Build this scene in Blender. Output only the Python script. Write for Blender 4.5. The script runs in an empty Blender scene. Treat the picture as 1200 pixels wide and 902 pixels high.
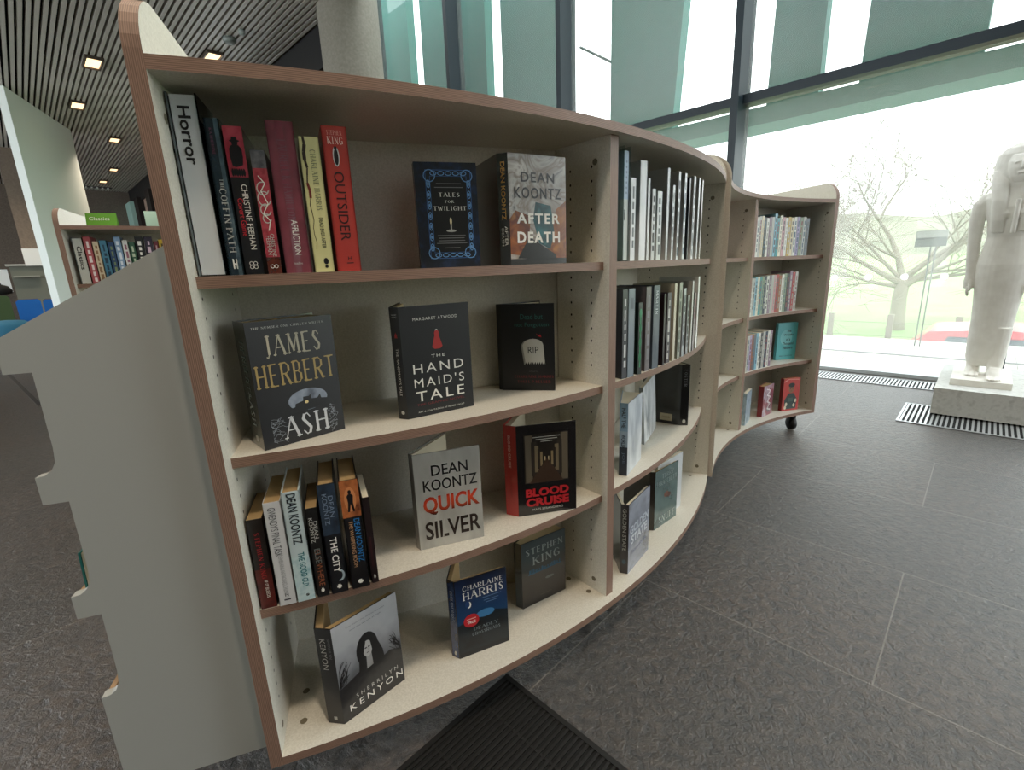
import bpy, bmesh, math, random
from mathutils import Vector, Matrix, noise
random.seed(7)
S = bpy.context.scene
COL = S.collection
R2 = math.sqrt(2.0)

# ---------------------------------------------------------------- camera, world, exposure
cam_d = bpy.data.cameras.new('camera')
cam_d.sensor_width = 36.0
cam_d.lens = 555.0 / 1200.0 * 36.0
cam_d.clip_start = 0.02
cam_d.clip_end = 500
cam = bpy.data.objects.new('camera', cam_d)
COL.objects.link(cam)
rx = Vector((0.99920025, -0.00957292, -0.03882295))
fw = Vector((0.0, 0.970919, -0.23940822))
upv = rx.cross(fw)
fw = upv.cross(rx)
M = Matrix(((rx.x, upv.x, -fw.x, 0), (rx.y, upv.y, -fw.y, 0), (rx.z, upv.z, -fw.z, 1.05), (0, 0, 0, 1)))
cam.matrix_world = M
S.camera = cam
S.view_settings.view_transform = 'Standard'
S.view_settings.look = 'None'
S.view_settings.gamma = 1.0
S.view_settings.exposure = 0.25
S.view_settings.use_curve_mapping = False
SKY = 3.6
LAMP_W = 19.0
w = bpy.data.worlds.new('overcast_sky')
S.world = w
w.use_nodes = True
bg = w.node_tree.nodes['Background']
bg.inputs[0].default_value = (0.93, 0.985, 1.0, 1)
bg.inputs[1].default_value = SKY
try:
    S.cycles.max_bounces = 8
    S.cycles.diffuse_bounces = 4
    S.cycles.transparent_max_bounces = 16
    S.cycles.sample_clamp_indirect = 6.0
    S.cycles.caustics_reflective = False
    S.cycles.caustics_refractive = False
except Exception:
    pass

# ---------------------------------------------------------------- materials
def lin(c):
    return c / 12.92 if c <= 0.04045 else ((c + 0.055) / 1.055) ** 2.4

def rgb(h):
    h = h.lstrip('#')
    return tuple(lin(int(h[i:i + 2], 16) / 255.0) for i in (0, 2, 4)) + (1.0,)

_mc = {}

def newmat(name):
    m = bpy.data.materials.new(name)
    m.use_nodes = True
    nt = m.node_tree
    return m, nt, nt.nodes['Principled BSDF']

def mat(h, rough=0.5, coat=0.0, metal=0.0, spec=0.5):
    k = (h, rough, coat, metal, spec)
    if k in _mc:
        return _mc[k]
    m, nt, p = newmat('paint_' + h.lstrip('#'))
    p.inputs['Base Color'].default_value = rgb(h)
    p.inputs['Roughness'].default_value = rough
    p.inputs['Metallic'].default_value = metal
    p.inputs['Specular IOR Level'].default_value = spec
    p.inputs['Coat Weight'].default_value = coat
    p.inputs['Coat Roughness'].default_value = 0.12
    _mc[k] = m
    return m

def nmat(cols, scale=8.0, rough=0.35, coat=0.6, detail=4.0, stretch=(1, 1, 1), bump=0.0, lo=0.3, hi=0.7, dist=0.0):
    """mottled colour: object-space noise through a ramp of colours"""
    k = ('n', tuple(cols), scale, rough, coat, stretch, bump, lo, hi, dist)
    if k in _mc:
        return _mc[k]
    m, nt, p = newmat('mottled_' + cols[0].lstrip('#'))
    tc = nt.nodes.new('ShaderNodeTexCoord')
    mp = nt.nodes.new('ShaderNodeMapping')
    mp.inputs['Scale'].default_value = stretch
    nz = nt.nodes.new('ShaderNodeTexNoise')
    nz.inputs['Scale'].default_value = scale
    nz.inputs['Detail'].default_value = detail
    nz.inputs['Distortion'].default_value = dist
    rp = nt.nodes.new('ShaderNodeValToRGB')
    n = len(cols)
    e = rp.color_ramp.elements
    while len(e) < n:
        e.new(0.5)
    for i, c in enumerate(cols):
        e[i].position = lo + (hi - lo) * i / max(1, n - 1)
        e[i].color = rgb(c)
    nt.links.new(tc.outputs['Object'], mp.inputs[0])
    nt.links.new(mp.outputs[0], nz.inputs['Vector'])
    nt.links.new(nz.outputs[0], rp.inputs[0])
    nt.links.new(rp.outputs[0], p.inputs['Base Color'])
    p.inputs['Roughness'].default_value = rough
    p.inputs['Coat Weight'].default_value = coat
    p.inputs['Coat Roughness'].default_value = 0.1
    if bump:
        b = nt.nodes.new('ShaderNodeBump')
        b.inputs['Strength'].default_value = bump
        b.inputs['Distance'].default_value = 0.01
        nt.links.new(nz.outputs[0], b.inputs['Height'])
        nt.links.new(b.outputs[0], p.inputs['Normal'])
    _mc[k] = m
    return m

def gmat(cols, h, rough=0.3, coat=0.7, z0=0.0):
    """printed vertical blend of colours over height h of the object"""
    k = ('g', tuple(cols), h, rough, coat, z0)
    if k in _mc:
        return _mc[k]
    m, nt, p = newmat('blend_' + cols[0].lstrip('#'))
    tc = nt.nodes.new('ShaderNodeTexCoord')
    sp = nt.nodes.new('ShaderNodeSeparateXYZ')
    nz = nt.nodes.new('ShaderNodeTexNoise')
    nz.inputs['Scale'].default_value = 22
    mr = nt.nodes.new('ShaderNodeMapRange')
    mr.inputs[1].default_value = z0
    mr.inputs[2].default_value = z0 + h
    ad = nt.nodes.new('ShaderNodeMath')
    ad.operation = 'MULTIPLY_ADD'
    ad.inputs[1].default_value = 0.3
    sb = nt.nodes.new('ShaderNodeMath')
    sb.operation = 'SUBTRACT'
    sb.inputs[1].default_value = 0.15
    rp = nt.nodes.new('ShaderNodeValToRGB')
    e = rp.color_ramp.elements
    n = len(cols)
    while len(e) < n:
        e.new(0.5)
    for i, c in enumerate(cols):
        e[i].position = i / max(1, n - 1)
        e[i].color = rgb(c)
    L = nt.links.new
    L(tc.outputs['Object'], sp.inputs[0])
    L(tc.outputs['Object'], nz.inputs['Vector'])
    L(sp.outputs[2], mr.inputs[0])
    L(nz.outputs[0], ad.inputs[0])
    L(mr.outputs[0], ad.inputs[2])
    L(ad.outputs[0], sb.inputs[0])
    L(sb.outputs[0], rp.inputs[0])
    L(rp.outputs[0], p.inputs['Base Color'])
    p.inputs['Roughness'].default_value = rough
    p.inputs['Coat Weight'].default_value = coat
    p.inputs['Coat Roughness'].default_value = 0.1
    _mc[k] = m
    return m

# speckled cream laminate
LAM, nt, p = newmat('cream_laminate')
tc = nt.nodes.new('ShaderNodeTexCoord')
nz = nt.nodes.new('ShaderNodeTexNoise'); nz.inputs['Scale'].default_value = 260; nz.inputs['Detail'].default_value = 2
rp = nt.nodes.new('ShaderNodeValToRGB')
rp.color_ramp.elements[0].position = 0.35; rp.color_ramp.elements[0].color = (0.60, 0.575, 0.50, 1)
rp.color_ramp.elements[1].position = 0.65; rp.color_ramp.elements[1].color = (0.70, 0.675, 0.60, 1)
nt.links.new(tc.outputs['Object'], nz.inputs['Vector']); nt.links.new(nz.outputs[0], rp.inputs[0])
nt.links.new(rp.outputs[0], p.inputs['Base Color'])
p.inputs['Roughness'].default_value = 0.42

# birch-ply edge, stripes across the sheet (uv v runs across the thickness, in metres)
PLY, nt, p = newmat('plywood_edge')
uvn = nt.nodes.new('ShaderNodeUVMap'); uvn.uv_map = 'uv'
sp = nt.nodes.new('ShaderNodeSeparateXYZ')
mu = nt.nodes.new('ShaderNodeMath'); mu.operation = 'MULTIPLY'; mu.inputs[1].default_value = 2 * math.pi / 0.0026
si = nt.nodes.new('ShaderNodeMath'); si.operation = 'SINE'
mp = nt.nodes.new('ShaderNodeMapping'); mp.inputs['Scale'].default_value = (25, 900, 1)
nz = nt.nodes.new('ShaderNodeTexNoise'); nz.inputs['Scale'].default_value = 1.0
ad = nt.nodes.new('ShaderNodeMath'); ad.operation = 'MULTIPLY_ADD'; ad.inputs[1].default_value = 0.28
rp = nt.nodes.new('ShaderNodeValToRGB')
rp.color_ramp.elements[0].position = 0.1; rp.color_ramp.elements[0].color = (0.135, 0.078, 0.056, 1)
rp.color_ramp.elements[1].position = 0.85; rp.color_ramp.elements[1].color = (0.315, 0.195, 0.142, 1)
L = nt.links.new
L(uvn.outputs[0], sp.inputs[0]); L(sp.outputs[1], mu.inputs[0]); L(mu.outputs[0], si.inputs[0])
L(uvn.outputs[0], mp.inputs[0]); L(mp.outputs[0], nz.inputs['Vector'])
L(si.outputs[0], ad.inputs[0]); L(nz.outputs[0], ad.inputs[2]); L(ad.outputs[0], rp.inputs[0])
L(rp.outputs[0], p.inputs['Base Color']); p.inputs['Roughness'].default_value = 0.5

# dark slate floor: riven stone, tiles in courses along the glass wall, pale joints
SLATE, nt, p = newmat('riven_slate_tiles')
geo = nt.nodes.new('ShaderNodeTexCoord')
rot = nt.nodes.new('ShaderNodeVectorRotate'); rot.rotation_type = 'Z_AXIS'; rot.inputs['Angle'].default_value = math.pi / 4
off = nt.nodes.new('ShaderNodeMapping'); off.inputs['Location'].default_value = (0.69, -0.1, 0)
br = nt.nodes.new('ShaderNodeTexBrick')
br.offset = 0.5
br.inputs['Scale'].default_value = 1.0
br.inputs['Brick Width'].default_value = 1.25
br.inputs['Row Height'].default_value = 0.6
br.inputs['Mortar Size'].default_value = 0.0023
br.inputs['Mortar Smooth'].default_value = 0.2
br.inputs['Color1'].default_value = (0.85, 0.85, 0.85, 1)
br.inputs['Color2'].default_value = (1.1, 1.1, 1.1, 1)
n1 = nt.nodes.new('ShaderNodeTexNoise'); n1.inputs['Scale'].default_value = 40; n1.inputs['Distortion'].default_value = 0.6; n1.inputs['Detail'].default_value = 8; n1.inputs['Roughness'].default_value = 0.65
n2 = nt.nodes.new('ShaderNodeTexNoise'); n2.inputs['Scale'].default_value = 1.3; n2.inputs['Detail'].default_value = 3
n3 = nt.nodes.new('ShaderNodeTexNoise'); n3.inputs['Scale'].default_value = 110; n3.inputs['Detail'].default_value = 4; n3.inputs['Roughness'].default_value = 0.7
r1 = nt.nodes.new('ShaderNodeValToRGB')
r1.color_ramp.elements[0].position = 0.36; r1.color_ramp.elements[0].color = (0.012, 0.010, 0.009, 1)
r1.color_ramp.elements[1].position = 0.68; r1.color_ramp.elements[1].color = (0.078, 0.061, 0.048, 1)
r2 = nt.nodes.new('ShaderNodeValToRGB')
r2.color_ramp.elements[0].position = 0.35; r2.color_ramp.elements[0].color = (1.12, 0.93, 0.80, 1)
r2.color_ramp.elements[1].position = 0.65; r2.color_ramp.elements[1].color = (0.92, 0.97, 1.0, 1)
r3 = nt.nodes.new('ShaderNodeValToRGB')
r3.color_ramp.elements[0].position = 0.63; r3.color_ramp.elements[0].color = (0, 0, 0, 1)
r3.color_ramp.elements[1].position = 0.76; r3.color_ramp.elements[1].color = (0.30, 0.275, 0.25, 1)
m1 = nt.nodes.new('ShaderNodeMixRGB'); m1.blend_type = 'MULTIPLY'; m1.inputs[0].default_value = 1
m1b = nt.nodes.new('ShaderNodeMixRGB'); m1b.blend_type = 'MULTIPLY'; m1b.inputs[0].default_value = 1
m2 = nt.nodes.new('ShaderNodeMixRGB'); m2.blend_type = 'ADD'; m2.inputs[0].default_value = 1
m3 = nt.nodes.new('ShaderNodeMixRGB'); m3.inputs[2].default_value = (0.15, 0.13, 0.108, 1)
L = nt.links.new
L(geo.outputs['Object'], rot.inputs['Vector']); L(rot.outputs[0], off.inputs[0]); L(off.outputs[0], br.inputs['Vector'])
for n_ in (n1, n2, n3):
    L(geo.outputs['Object'], n_.inputs['Vector'])
L(n1.outputs[0], r1.inputs[0]); L(n2.outputs[0], r2.inputs[0]); L(n3.outputs[0], r3.inputs[0])
L(r1.outputs[0], m1.inputs[1]); L(r2.outputs[0], m1.inputs[2])
L(m1.outputs[0], m1b.inputs[1]); L(br.outputs['Color'], m1b.inputs[2])
L(m1b.outputs[0], m2.inputs[1]); L(r3.outputs[0], m2.inputs[2])
L(m2.outputs[0], m3.inputs[1]); L(br.outputs['Fac'], m3.inputs[0])
L(m3.outputs[0], p.inputs['Base Color'])
p.inputs['Roughness'].default_value = 0.32
p.inputs['Specular IOR Level'].default_value = 0.85
bp = nt.nodes.new('ShaderNodeBump'); bp.inputs['Strength'].default_value = 1.0; bp.inputs['Distance'].default_value = 0.0085
hs = nt.nodes.new('ShaderNodeMath'); hs.operation = 'MULTIPLY_ADD'; hs.inputs[1].default_value = 0.5
L(n3.outputs[0], hs.inputs[0]); L(n1.outputs[0], hs.inputs[2]); L(hs.outputs[0], bp.inputs['Height']); L(bp.outputs[0], p.inputs['Normal'])

# window glass: clear, with a milky veil standing in for lens glare, mirror-like at glancing angles
GLASS = bpy.data.materials.new('glare_veil_glass')
GLASS.use_nodes = True
nt = GLASS.node_tree
nt.nodes.remove(nt.nodes['Principled BSDF'])
out = nt.nodes['Material Output']
tr = nt.nodes.new('ShaderNodeBsdfTransparent'); tr.inputs[0].default_value = (0.96, 0.985, 0.98, 1)
gl = nt.nodes.new('ShaderNodeBsdfGlossy'); gl.inputs['Roughness'].default_value = 0.02
tl = nt.nodes.new('ShaderNodeBsdfTranslucent'); tl.inputs[0].default_value = (0.97, 1.0, 0.98, 1)
fr = nt.nodes.new('ShaderNodeFresnel'); fr.inputs[0].default_value = 1.45
mx = nt.nodes.new('ShaderNodeMixShader'); mx.inputs[0].default_value = 0.175
my = nt.nodes.new('ShaderNodeMixShader')
nt.links.new(tr.outputs[0], mx.inputs[1]); nt.links.new(tl.outputs[0], mx.inputs[2])
nt.links.new(fr.outputs[0], my.inputs[0]); nt.links.new(mx.outputs[0], my.inputs[1]); nt.links.new(gl.outputs[0], my.inputs[2])
nt.links.new(my.outputs[0], out.inputs[0])

DOT = bpy.data.materials.new('frosted_dot_film')
DOT.use_nodes = True
nt = DOT.node_tree
nt.nodes.remove(nt.nodes['Principled BSDF'])
tl = nt.nodes.new('ShaderNodeBsdfTranslucent'); tl.inputs[0].default_value = (0.98, 0.98, 0.98, 1)
nt.links.new(tl.outputs[0], nt.nodes['Material Output'].inputs[0])

ACR = bpy.data.materials.new('clear_acrylic')
ACR.use_nodes = True
nt = ACR.node_tree
nt.nodes.remove(nt.nodes['Principled BSDF'])
out = nt.nodes['Material Output']
tr = nt.nodes.new('ShaderNodeBsdfTransparent'); tr.inputs[0].default_value = (0.80, 0.86, 0.86, 1)
gl = nt.nodes.new('ShaderNodeBsdfGlossy'); gl.inputs['Roughness'].default_value = 0.05
fr = nt.nodes.new('ShaderNodeFresnel'); fr.inputs[0].default_value = 1.49
my = nt.nodes.new('ShaderNodeMixShader')
nt.links.new(fr.outputs[0], my.inputs[0]); nt.links.new(tr.outputs[0], my.inputs[1]); nt.links.new(gl.outputs[0], my.inputs[2])
nt.links.new(my.outputs[0], out.inputs[0])

def emat(h, s):
    k = ('e', h, s)
    if k not in _mc:
        m, nt, p = newmat('lamp_glow')
        p.inputs['Emission Color'].default_value = rgb(h)
        p.inputs['Emission Strength'].default_value = s
        _mc[k] = m
    return _mc[k]

PANELW = mat('#a6a8a4', 0.45)
DARKHOLE = mat('#191714', 0.7)
MULL = mat('#1c2a33', 0.45)
BLACK = mat('#101012', 0.5)
PAPER = mat('#cdb98f', 0.8)
PAPERW = mat('#d8cfb8', 0.8)
PAPERT = mat('#a58a60', 0.8)

# ---------------------------------------------------------------- mesh building
_txt = {}

def text_geo(s, bold=0.0, space=1.0):
    k = (s, bold, space)
    if k in _txt:
        return _txt[k]
    c = bpy.data.curves.new('t', 'FONT')
    c.body = s
    c.size = 1.0
    c.offset = bold
    c.space_character = space
    c.resolution_u = 3
    o = bpy.data.objects.new('t', c)
    COL.objects.link(o)
    bpy.context.view_layer.update()
    me = bpy.data.meshes.new_from_object(o.evaluated_get(bpy.context.evaluated_depsgraph_get()))
    vs = [(v.co.x, v.co.y) for v in me.vertices]
    fs = [tuple(p.vertices) for p in me.polygons]
    bpy.data.objects.remove(o)
    bpy.data.curves.remove(c)
    bpy.data.meshes.remove(me)
    x0 = min(v[0] for v in vs); x1 = max(v[0] for v in vs)
    y0 = min(v[1] for v in vs); y1 = max(v[1] for v in vs)
    r = ([((x - (x0 + x1) / 2) / (x1 - x0), (y - (y0 + y1) / 2) / (y1 - y0)) for x, y in vs], fs)
    _txt[k] = r
    return r

# a small seriffed stroke alphabet for the bookish titles (unit square, thick stems, thin joins)
_SER = {
    'A': [((0, 0), (.5, 1), 0), ((.5, 1), (1, 0), 1), ((.2, .38), (.8, .38), 0)],
    'B': [((.15, 0), (.15, 1), 1), ((.15, 1), (.6, 1), 0), ((.6, 1), (.85, .88), 0), ((.85, .88), (.85, .64), 1), ((.85, .64), (.6, .53), 0), ((.15, .53), (.6, .53), 0), ((.6, .53), (.95, .4), 0), ((.95, .4), (.95, .14), 1), ((.95, .14), (.65, 0), 0), ((.15, 0), (.65, 0), 0)],
    'C': [((.95, .8), (.7, 1), 0), ((.7, 1), (.4, 1), 0), ((.4, 1), (.12, .72), 1), ((.12, .72), (.12, .28), 1), ((.12, .28), (.4, 0), 1), ((.4, 0), (.7, 0), 0), ((.7, 0), (.95, .2), 0)],
    'D': [((.15, 0), (.15, 1), 1), ((.15, 1), (.55, 1), 0), ((.55, 1), (.92, .72), 0), ((.92, .72), (.92, .28), 1), ((.92, .28), (.55, 0), 0), ((.55, 0), (.15, 0), 0)],
    'E': [((.15, 0), (.15, 1), 1), ((.15, 1), (.88, 1), 0), ((.15, .52), (.7, .52), 0), ((.15, 0), (.92, 0), 0)],
    'F': [((.15, 0), (.15, 1), 1), ((.15, 1), (.88, 1), 0), ((.15, .52), (.7, .52), 0)],
    'G': [((.92, .8), (.7, 1), 0), ((.7, 1), (.4, 1), 0), ((.4, 1), (.12, .72), 1), ((.12, .72), (.12, .28), 1), ((.12, .28), (.4, 0), 1), ((.4, 0), (.9, .08), 0), ((.9, .08), (.9, .42), 1), ((.9, .42), (.6, .42), 0)],
    'H': [((.12, 0), (.12, 1), 1), ((.88, 0), (.88, 1), 1), ((.12, .52), (.88, .52), 0)],
    'I': [((.5, 0), (.5, 1), 1)],
    'J': [((.62, 1), (.62, .1), 1), ((.62, .1), (.4, -.1), 0), ((.4, -.1), (.2, -.04), 0)],
    'K': [((.12, 0), (.12, 1), 1), ((.12, .42), (.88, 1), 0), ((.38, .6), (.95, 0), 1)],
    'L': [((.15, 0), (.15, 1), 1), ((.15, 0), (.9, 0), 0)],
    'M': [((.08, 0), (.14, 1), 0), ((.14, 1), (.5, .12), 1), ((.5, .12), (.86, 1), 0), ((.86, 1), (.92, 0), 1)],
    'N': [((.12, 0), (.12, 1), 0), ((.12, 1), (.88, 0), 1), ((.88, 0), (.88, 1), 0)],
    'O': [((.5, 1), (.15, .8), 0), ((.15, .8), (.08, .5), 1), ((.08, .5), (.15, .2), 1), ((.15, .2), (.5, 0), 0), ((.5, 0), (.85, .2), 0), ((.85, .2), (.92, .5), 1), ((.92, .5), (.85, .8), 1), ((.85, .8), (.5, 1), 0)],
    'P': [((.15, 0), (.15, 1), 1), ((.15, 1), (.6, 1), 0), ((.6, 1), (.9, .86), 0), ((.9, .86), (.9, .6), 1), ((.9, .6), (.6, .47), 0), ((.6, .47), (.15, .47), 0)],
    'R': [((.15, 0), (.15, 1), 1), ((.15, 1), (.6, 1), 0), ((.6, 1), (.88, .86), 0), ((.88, .86), (.88, .62), 1), ((.88, .62), (.6, .5), 0), ((.6, .5), (.15, .5), 0), ((.5, .5), (.95, 0), 1)],
    'S': [((.85, .82), (.6, 1), 0), ((.6, 1), (.3, .96), 0), ((.3, .96), (.15, .76), 1), ((.15, .76), (.85, .28), 1), ((.85, .28), (.7, .05), 1), ((.7, .05), (.4, 0), 0), ((.4, 0), (.12, .18), 0)],
    'T': [((.5, 0), (.5, 1), 1), ((.03, 1), (.97, 1), 0)],
    'U': [((.14, 1), (.14, .25), 1), ((.14, .25), (.4, 0), 0), ((.4, 0), (.65, 0), 0), ((.65, 0), (.88, .25), 0), ((.88, .25), (.88, 1), 0)],
    'V': [((0, 1), (.5, 0), 1), ((.5, 0), (1, 1), 0)],
    'W': [((0, 1), (.28, 0), 1), ((.28, 0), (.5, .8), 0), ((.5, .8), (.72, 0), 1), ((.72, 0), (1, 1), 0)],
    'X': [((.02, 1), (.98, 0), 1), ((.02, 0), (.95, 1), 0)],
    'Y': [((.02, 1), (.5, .45), 1), ((.98, 1), (.5, .45), 0), ((.5, .45), (.5, 0), 1)],
    'Z': [((.08, 1), (.9, 1), 0), ((.9, 1), (.08, 0), 1), ((.08, 0), (.94, 0), 0)],
    '&': [((.9, 0), (.25, .75), 1), ((.25, .75), (.45, 1), 0), ((.45, 1), (.62, .78), 0), ((.62, .78), (.1, .3), 0), ((.1, .3), (.35, 0), 0), ((.35, 0), (.9, .45), 0)],
}
_NAR = {'I': 0.42, 'J': 0.6, 'M': 1.15, 'W': 1.25, 'E': .8, 'L': .8, 'S': .78, 'F': .8, 'B': .85, 'P': .82}

def serif_geo(s, thick=0.15, thin=0.06):
    k = ('serif', s, thick, thin)
    if k in _txt:
        return _txt[k]
    vs, fs = [], []
    x = 0.0
    for ch in s:
        if ch == ' ':
            x += 0.45
            continue
        sc = 1.0
        st = _SER.get(ch)
        if st is None and ch.upper() in _SER:
            st = _SER[ch.upper()]; sc = 0.74
        if st is None:
            x += 0.3
            continue
        wd = 0.72 * _NAR.get(ch.upper(), 1.0) * sc
        ends = {}
        for a, b, t in st:
            ends[a] = ends.get(a, 0) + 1
            ends[b] = ends.get(b, 0) + 1
        for a, b, t in st:
            ax, ay, bx, by = x + a[0] * wd, a[1] * sc, x + b[0] * wd, b[1] * sc
            dx, dy = bx - ax, by - ay
            l = math.hypot(dx, dy) or 1
            hw = (thick if t else thin) / 2 * (0.5 + 0.5 * sc)
            nx, ny = -dy / l * hw, dx / l * hw
            ex, ey = dx / l * thin * 0.4, dy / l * thin * 0.4
            i = len(vs)
            vs += [(ax - ex + nx, ay - ey + ny), (ax - ex - nx, ay - ey - ny), (bx + ex - nx, by + ey - ny), (bx + ex + nx, by + ey + ny)]
            fs.append((i, i + 1, i + 2, i + 3))
            for q, (qx, qy) in ((a, (ax, ay)), (b, (bx, by))):
                if abs(dy) > 0.5 * abs(dx) and (q[1] in (0, 1)) and abs(dy) > 0.4 * sc:
                    hw2 = hw + 0.07
                    yy = qy - (thin * 0.5 if q[1] == 1 else -thin * 0.5)
                    i = len(vs)
                    vs += [(qx - hw2, yy - thin / 2), (qx + hw2, yy - thin / 2), (qx + hw2, yy + thin / 2), (qx - hw2, yy + thin / 2)]
                    fs.append((i, i + 1, i + 2, i + 3))
        x += wd + 0.22 * (0.6 + 0.4 * sc)
    x0 = min(v[0] for v in vs); x1 = max(v[0] for v in vs)
    y0 = min(v[1] for v in vs); y1 = max(v[1] for v in vs)
    r = ([((a - (x0 + x1) / 2) / (x1 - x0), (b - (y0 + y1) / 2) / (y1 - y0)) for a, b in vs], fs)
    _txt[k] = r
    return r

class Frame:
    """a flat place to print on: origin, right, up, outward"""
    def __init__(s, o, u, v):
        s.o = Vector(o); s.u = Vector(u).normalized(); s.v = Vector(v).normalized(); s.n = s.u.cross(s.v).normalized()
    def at(s, x, y, h=0.0):
        return s.o + s.u * x + s.v * y + s.n * h

class MB:
    def __init__(s):
        s.v = []; s.f = []; s.m = []; s.uv = []; s.mats = []; s.sm = []
    def mi(s, m):
        if m not in s.mats:
            s.mats.append(m)
        return s.mats.index(m)
    def face(s, pts, m, uv=None, smooth=False):
        i = len(s.v)
        s.v += [tuple(q) for q in pts]
        s.f.append(tuple(range(i, i + len(pts)))); s.m.append(s.mi(m)); s.uv.append(uv); s.sm.append(smooth)
    def mesh(s, vs, fs, m, smooth=False):
        i = len(s.v)
        s.v += [tuple(q) for q in vs]
        k = s.mi(m)
        for f in fs:
            s.f.append(tuple(i + j for j in f)); s.m.append(k); s.uv.append(None); s.sm.append(smooth)
    def prism(s, poly, z0, z1, m, edge=None, edge_ids=None):
        """vertical prism over a ccw xy polygon; side faces whose index is in edge_ids take the edge material"""
        n = len(poly)
        s.face([(x, y, z1) for x, y in poly], m)
        s.face([(x, y, z0) for x, y in reversed(poly)], m)
        run = 0.0
        for i in range(n):
            a, b = poly[i], poly[(i + 1) % n]
            l = math.hypot(b[0] - a[0], b[1] - a[1])
            me = edge if (edge is not None and (edge_ids is None or i in edge_ids)) else m
            s.face([(a[0], a[1], z0), (b[0], b[1], z0), (b[0], b[1], z1), (a[0], a[1], z1)], me,
                   [(run, 0), (run + l, 0), (run + l, z1 - z0), (run, z1 - z0)])
            run += l
    def slab(s, fr, poly, t, m, edge=None):
        """sheet of thickness t behind frame fr's plane, outline poly (ccw in u,v)"""
        n = len(poly)
        s.face([fr.at(x, y, 0) for x, y in poly], m)
        s.face([fr.at(x, y, -t) for x, y in reversed(poly)], m)
        run = 0.0
        for i in range(n):
            a, b = poly[i], poly[(i + 1) % n]
            l = math.hypot(b[0] - a[0], b[1] - a[1])
            s.face([fr.at(a[0], a[1], -t), fr.at(b[0], b[1], -t), fr.at(b[0], b[1], 0), fr.at(a[0], a[1], 0)], edge or m,
                   [(run, 0), (run + l, 0), (run + l, t), (run, t)])
            run += l
    def box(s, a, b, m):
        x0, y0, z0 = a; x1, y1, z1 = b
        s.prism([(x0, y0), (x1, y0), (x1, y1), (x0, y1)], z0, z1, m)
    def rbox(s, c, ax, hw, hd, z0, z1, m):
        """box centred at c (xy), axis angle ax, half sizes"""
        ca, sa = math.cos(ax), math.sin(ax)
        s.prism([(c[0] + ca * i * hw - sa * j * hd, c[1] + sa * i * hw + ca * j * hd) for i, j in ((-1, -1), (1, -1), (1, 1), (-1, 1))], z0, z1, m)
    def decal(s, fr, poly, m, h=0.0004):
        s.face([fr.at(x, y, h) for x, y in poly], m)
    def rect(s, fr, x0, y0, x1, y1, m, h=0.0004):
        s.decal(fr, [(x0, y0), (x1, y0), (x1, y1), (x0, y1)], m, h)
    def disc(s, fr, cx, cy, rx_, ry_, m, h=0.0004, n=20, a0=0.0, a1=2 * math.pi):
        s.decal(fr, [(cx + rx_ * math.cos(a0 + (a1 - a0) * i / n), cy + ry_ * math.sin(a0 + (a1 - a0) * i / n)) for i in range(n if a1 - a0 > 6 else n + 1)], m, h)
    def line(s, fr, pts, wd, m, h=0.0004):
        for (ax, ay), (bx, by) in zip(pts, pts[1:]):
            l = math.hypot(bx - ax, by - ay) or 1
            nx, ny = -(by - ay) / l * wd / 2, (bx - ax) / l * wd / 2
            s.decal(fr, [(ax - nx, ay - ny), (bx - nx, by - ny), (bx + nx, by + ny), (ax + nx, ay + ny)], m, h)
    def text(s, fr, t, cx, cy, wd, ht, m, rot=0.0, h=0.0007, bold=0.0, serif=False, shear=0.0, space=1.0):
        vs, fs = serif_geo(t) if serif else text_geo(t, bold, space)
        c, sn = math.cos(rot), math.sin(rot)
        pts = []
        for x, y in vs:
            x, y = x * wd + shear * y * ht, y * ht
            pts.append(fr.at(cx + c * x - sn * y, cy + sn * x + c * y, h))
        s.mesh(pts, fs, m)
    def down(s, fr, t, cx, cy, ln, ht, m, **k):
        """spine lettering, reading from the head down"""
        s.text(fr, t, cx, cy, ln, ht, m, rot=-math.pi / 2, **k)
    def lathe(s, prof, m, c=(0, 0), n=20):
        """prof: (r, z) from bottom to top"""
        vs = []
        for r, z in prof:
            for i in range(n):
                a = 2 * math.pi * i / n
                vs.append((c[0] + r * math.cos(a), c[1] + r * math.sin(a), z))
        fs = []
        for j in range(len(prof) - 1):
            for i in range(n):
                fs.append((j * n + i, j * n + (i + 1) % n, (j + 1) * n + (i + 1) % n, (j + 1) * n + i))
        fs.append(tuple(reversed(range(n)))); fs.append(tuple((len(prof) - 1) * n + i for i in range(n)))
        s.mesh(vs, fs, m, True)
    def tube(s, pts, rads, m, n=8, cap=True):
        pts = [Vector(q) for q in pts]
        if not hasattr(rads, '__len__'):
            rads = [rads] * len(pts)
        vs = []
        x = None
        for i, q in enumerate(pts):
            d = (pts[min(i + 1, len(pts) - 1)] - pts[max(i - 1, 0)]).normalized()
            if x is None:
                a = Vector((0, 0, 1)) if abs(d.z) < 0.9 else Vector((1, 0, 0))
                x = d.cross(a).normalized()
            else:
                x = (x - d * x.dot(d)).normalized()
            y = x.cross(d).normalized()
            for k in range(n):
                t = 2 * math.pi * k / n
                vs.append(q + (x * math.cos(t) + y * math.sin(t)) * rads[i])
        fs = []
        for i in range(len(pts) - 1):
            for k in range(n):
                fs.append((i * n + k, i * n + (k + 1) % n, (i + 1) * n + (k + 1) % n, (i + 1) * n + k))
        if cap:
            fs.append(tuple(reversed(range(n)))); fs.append(tuple((len(pts) - 1) * n + k for k in range(n)))
        s.mesh(vs, fs, m, True)
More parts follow.
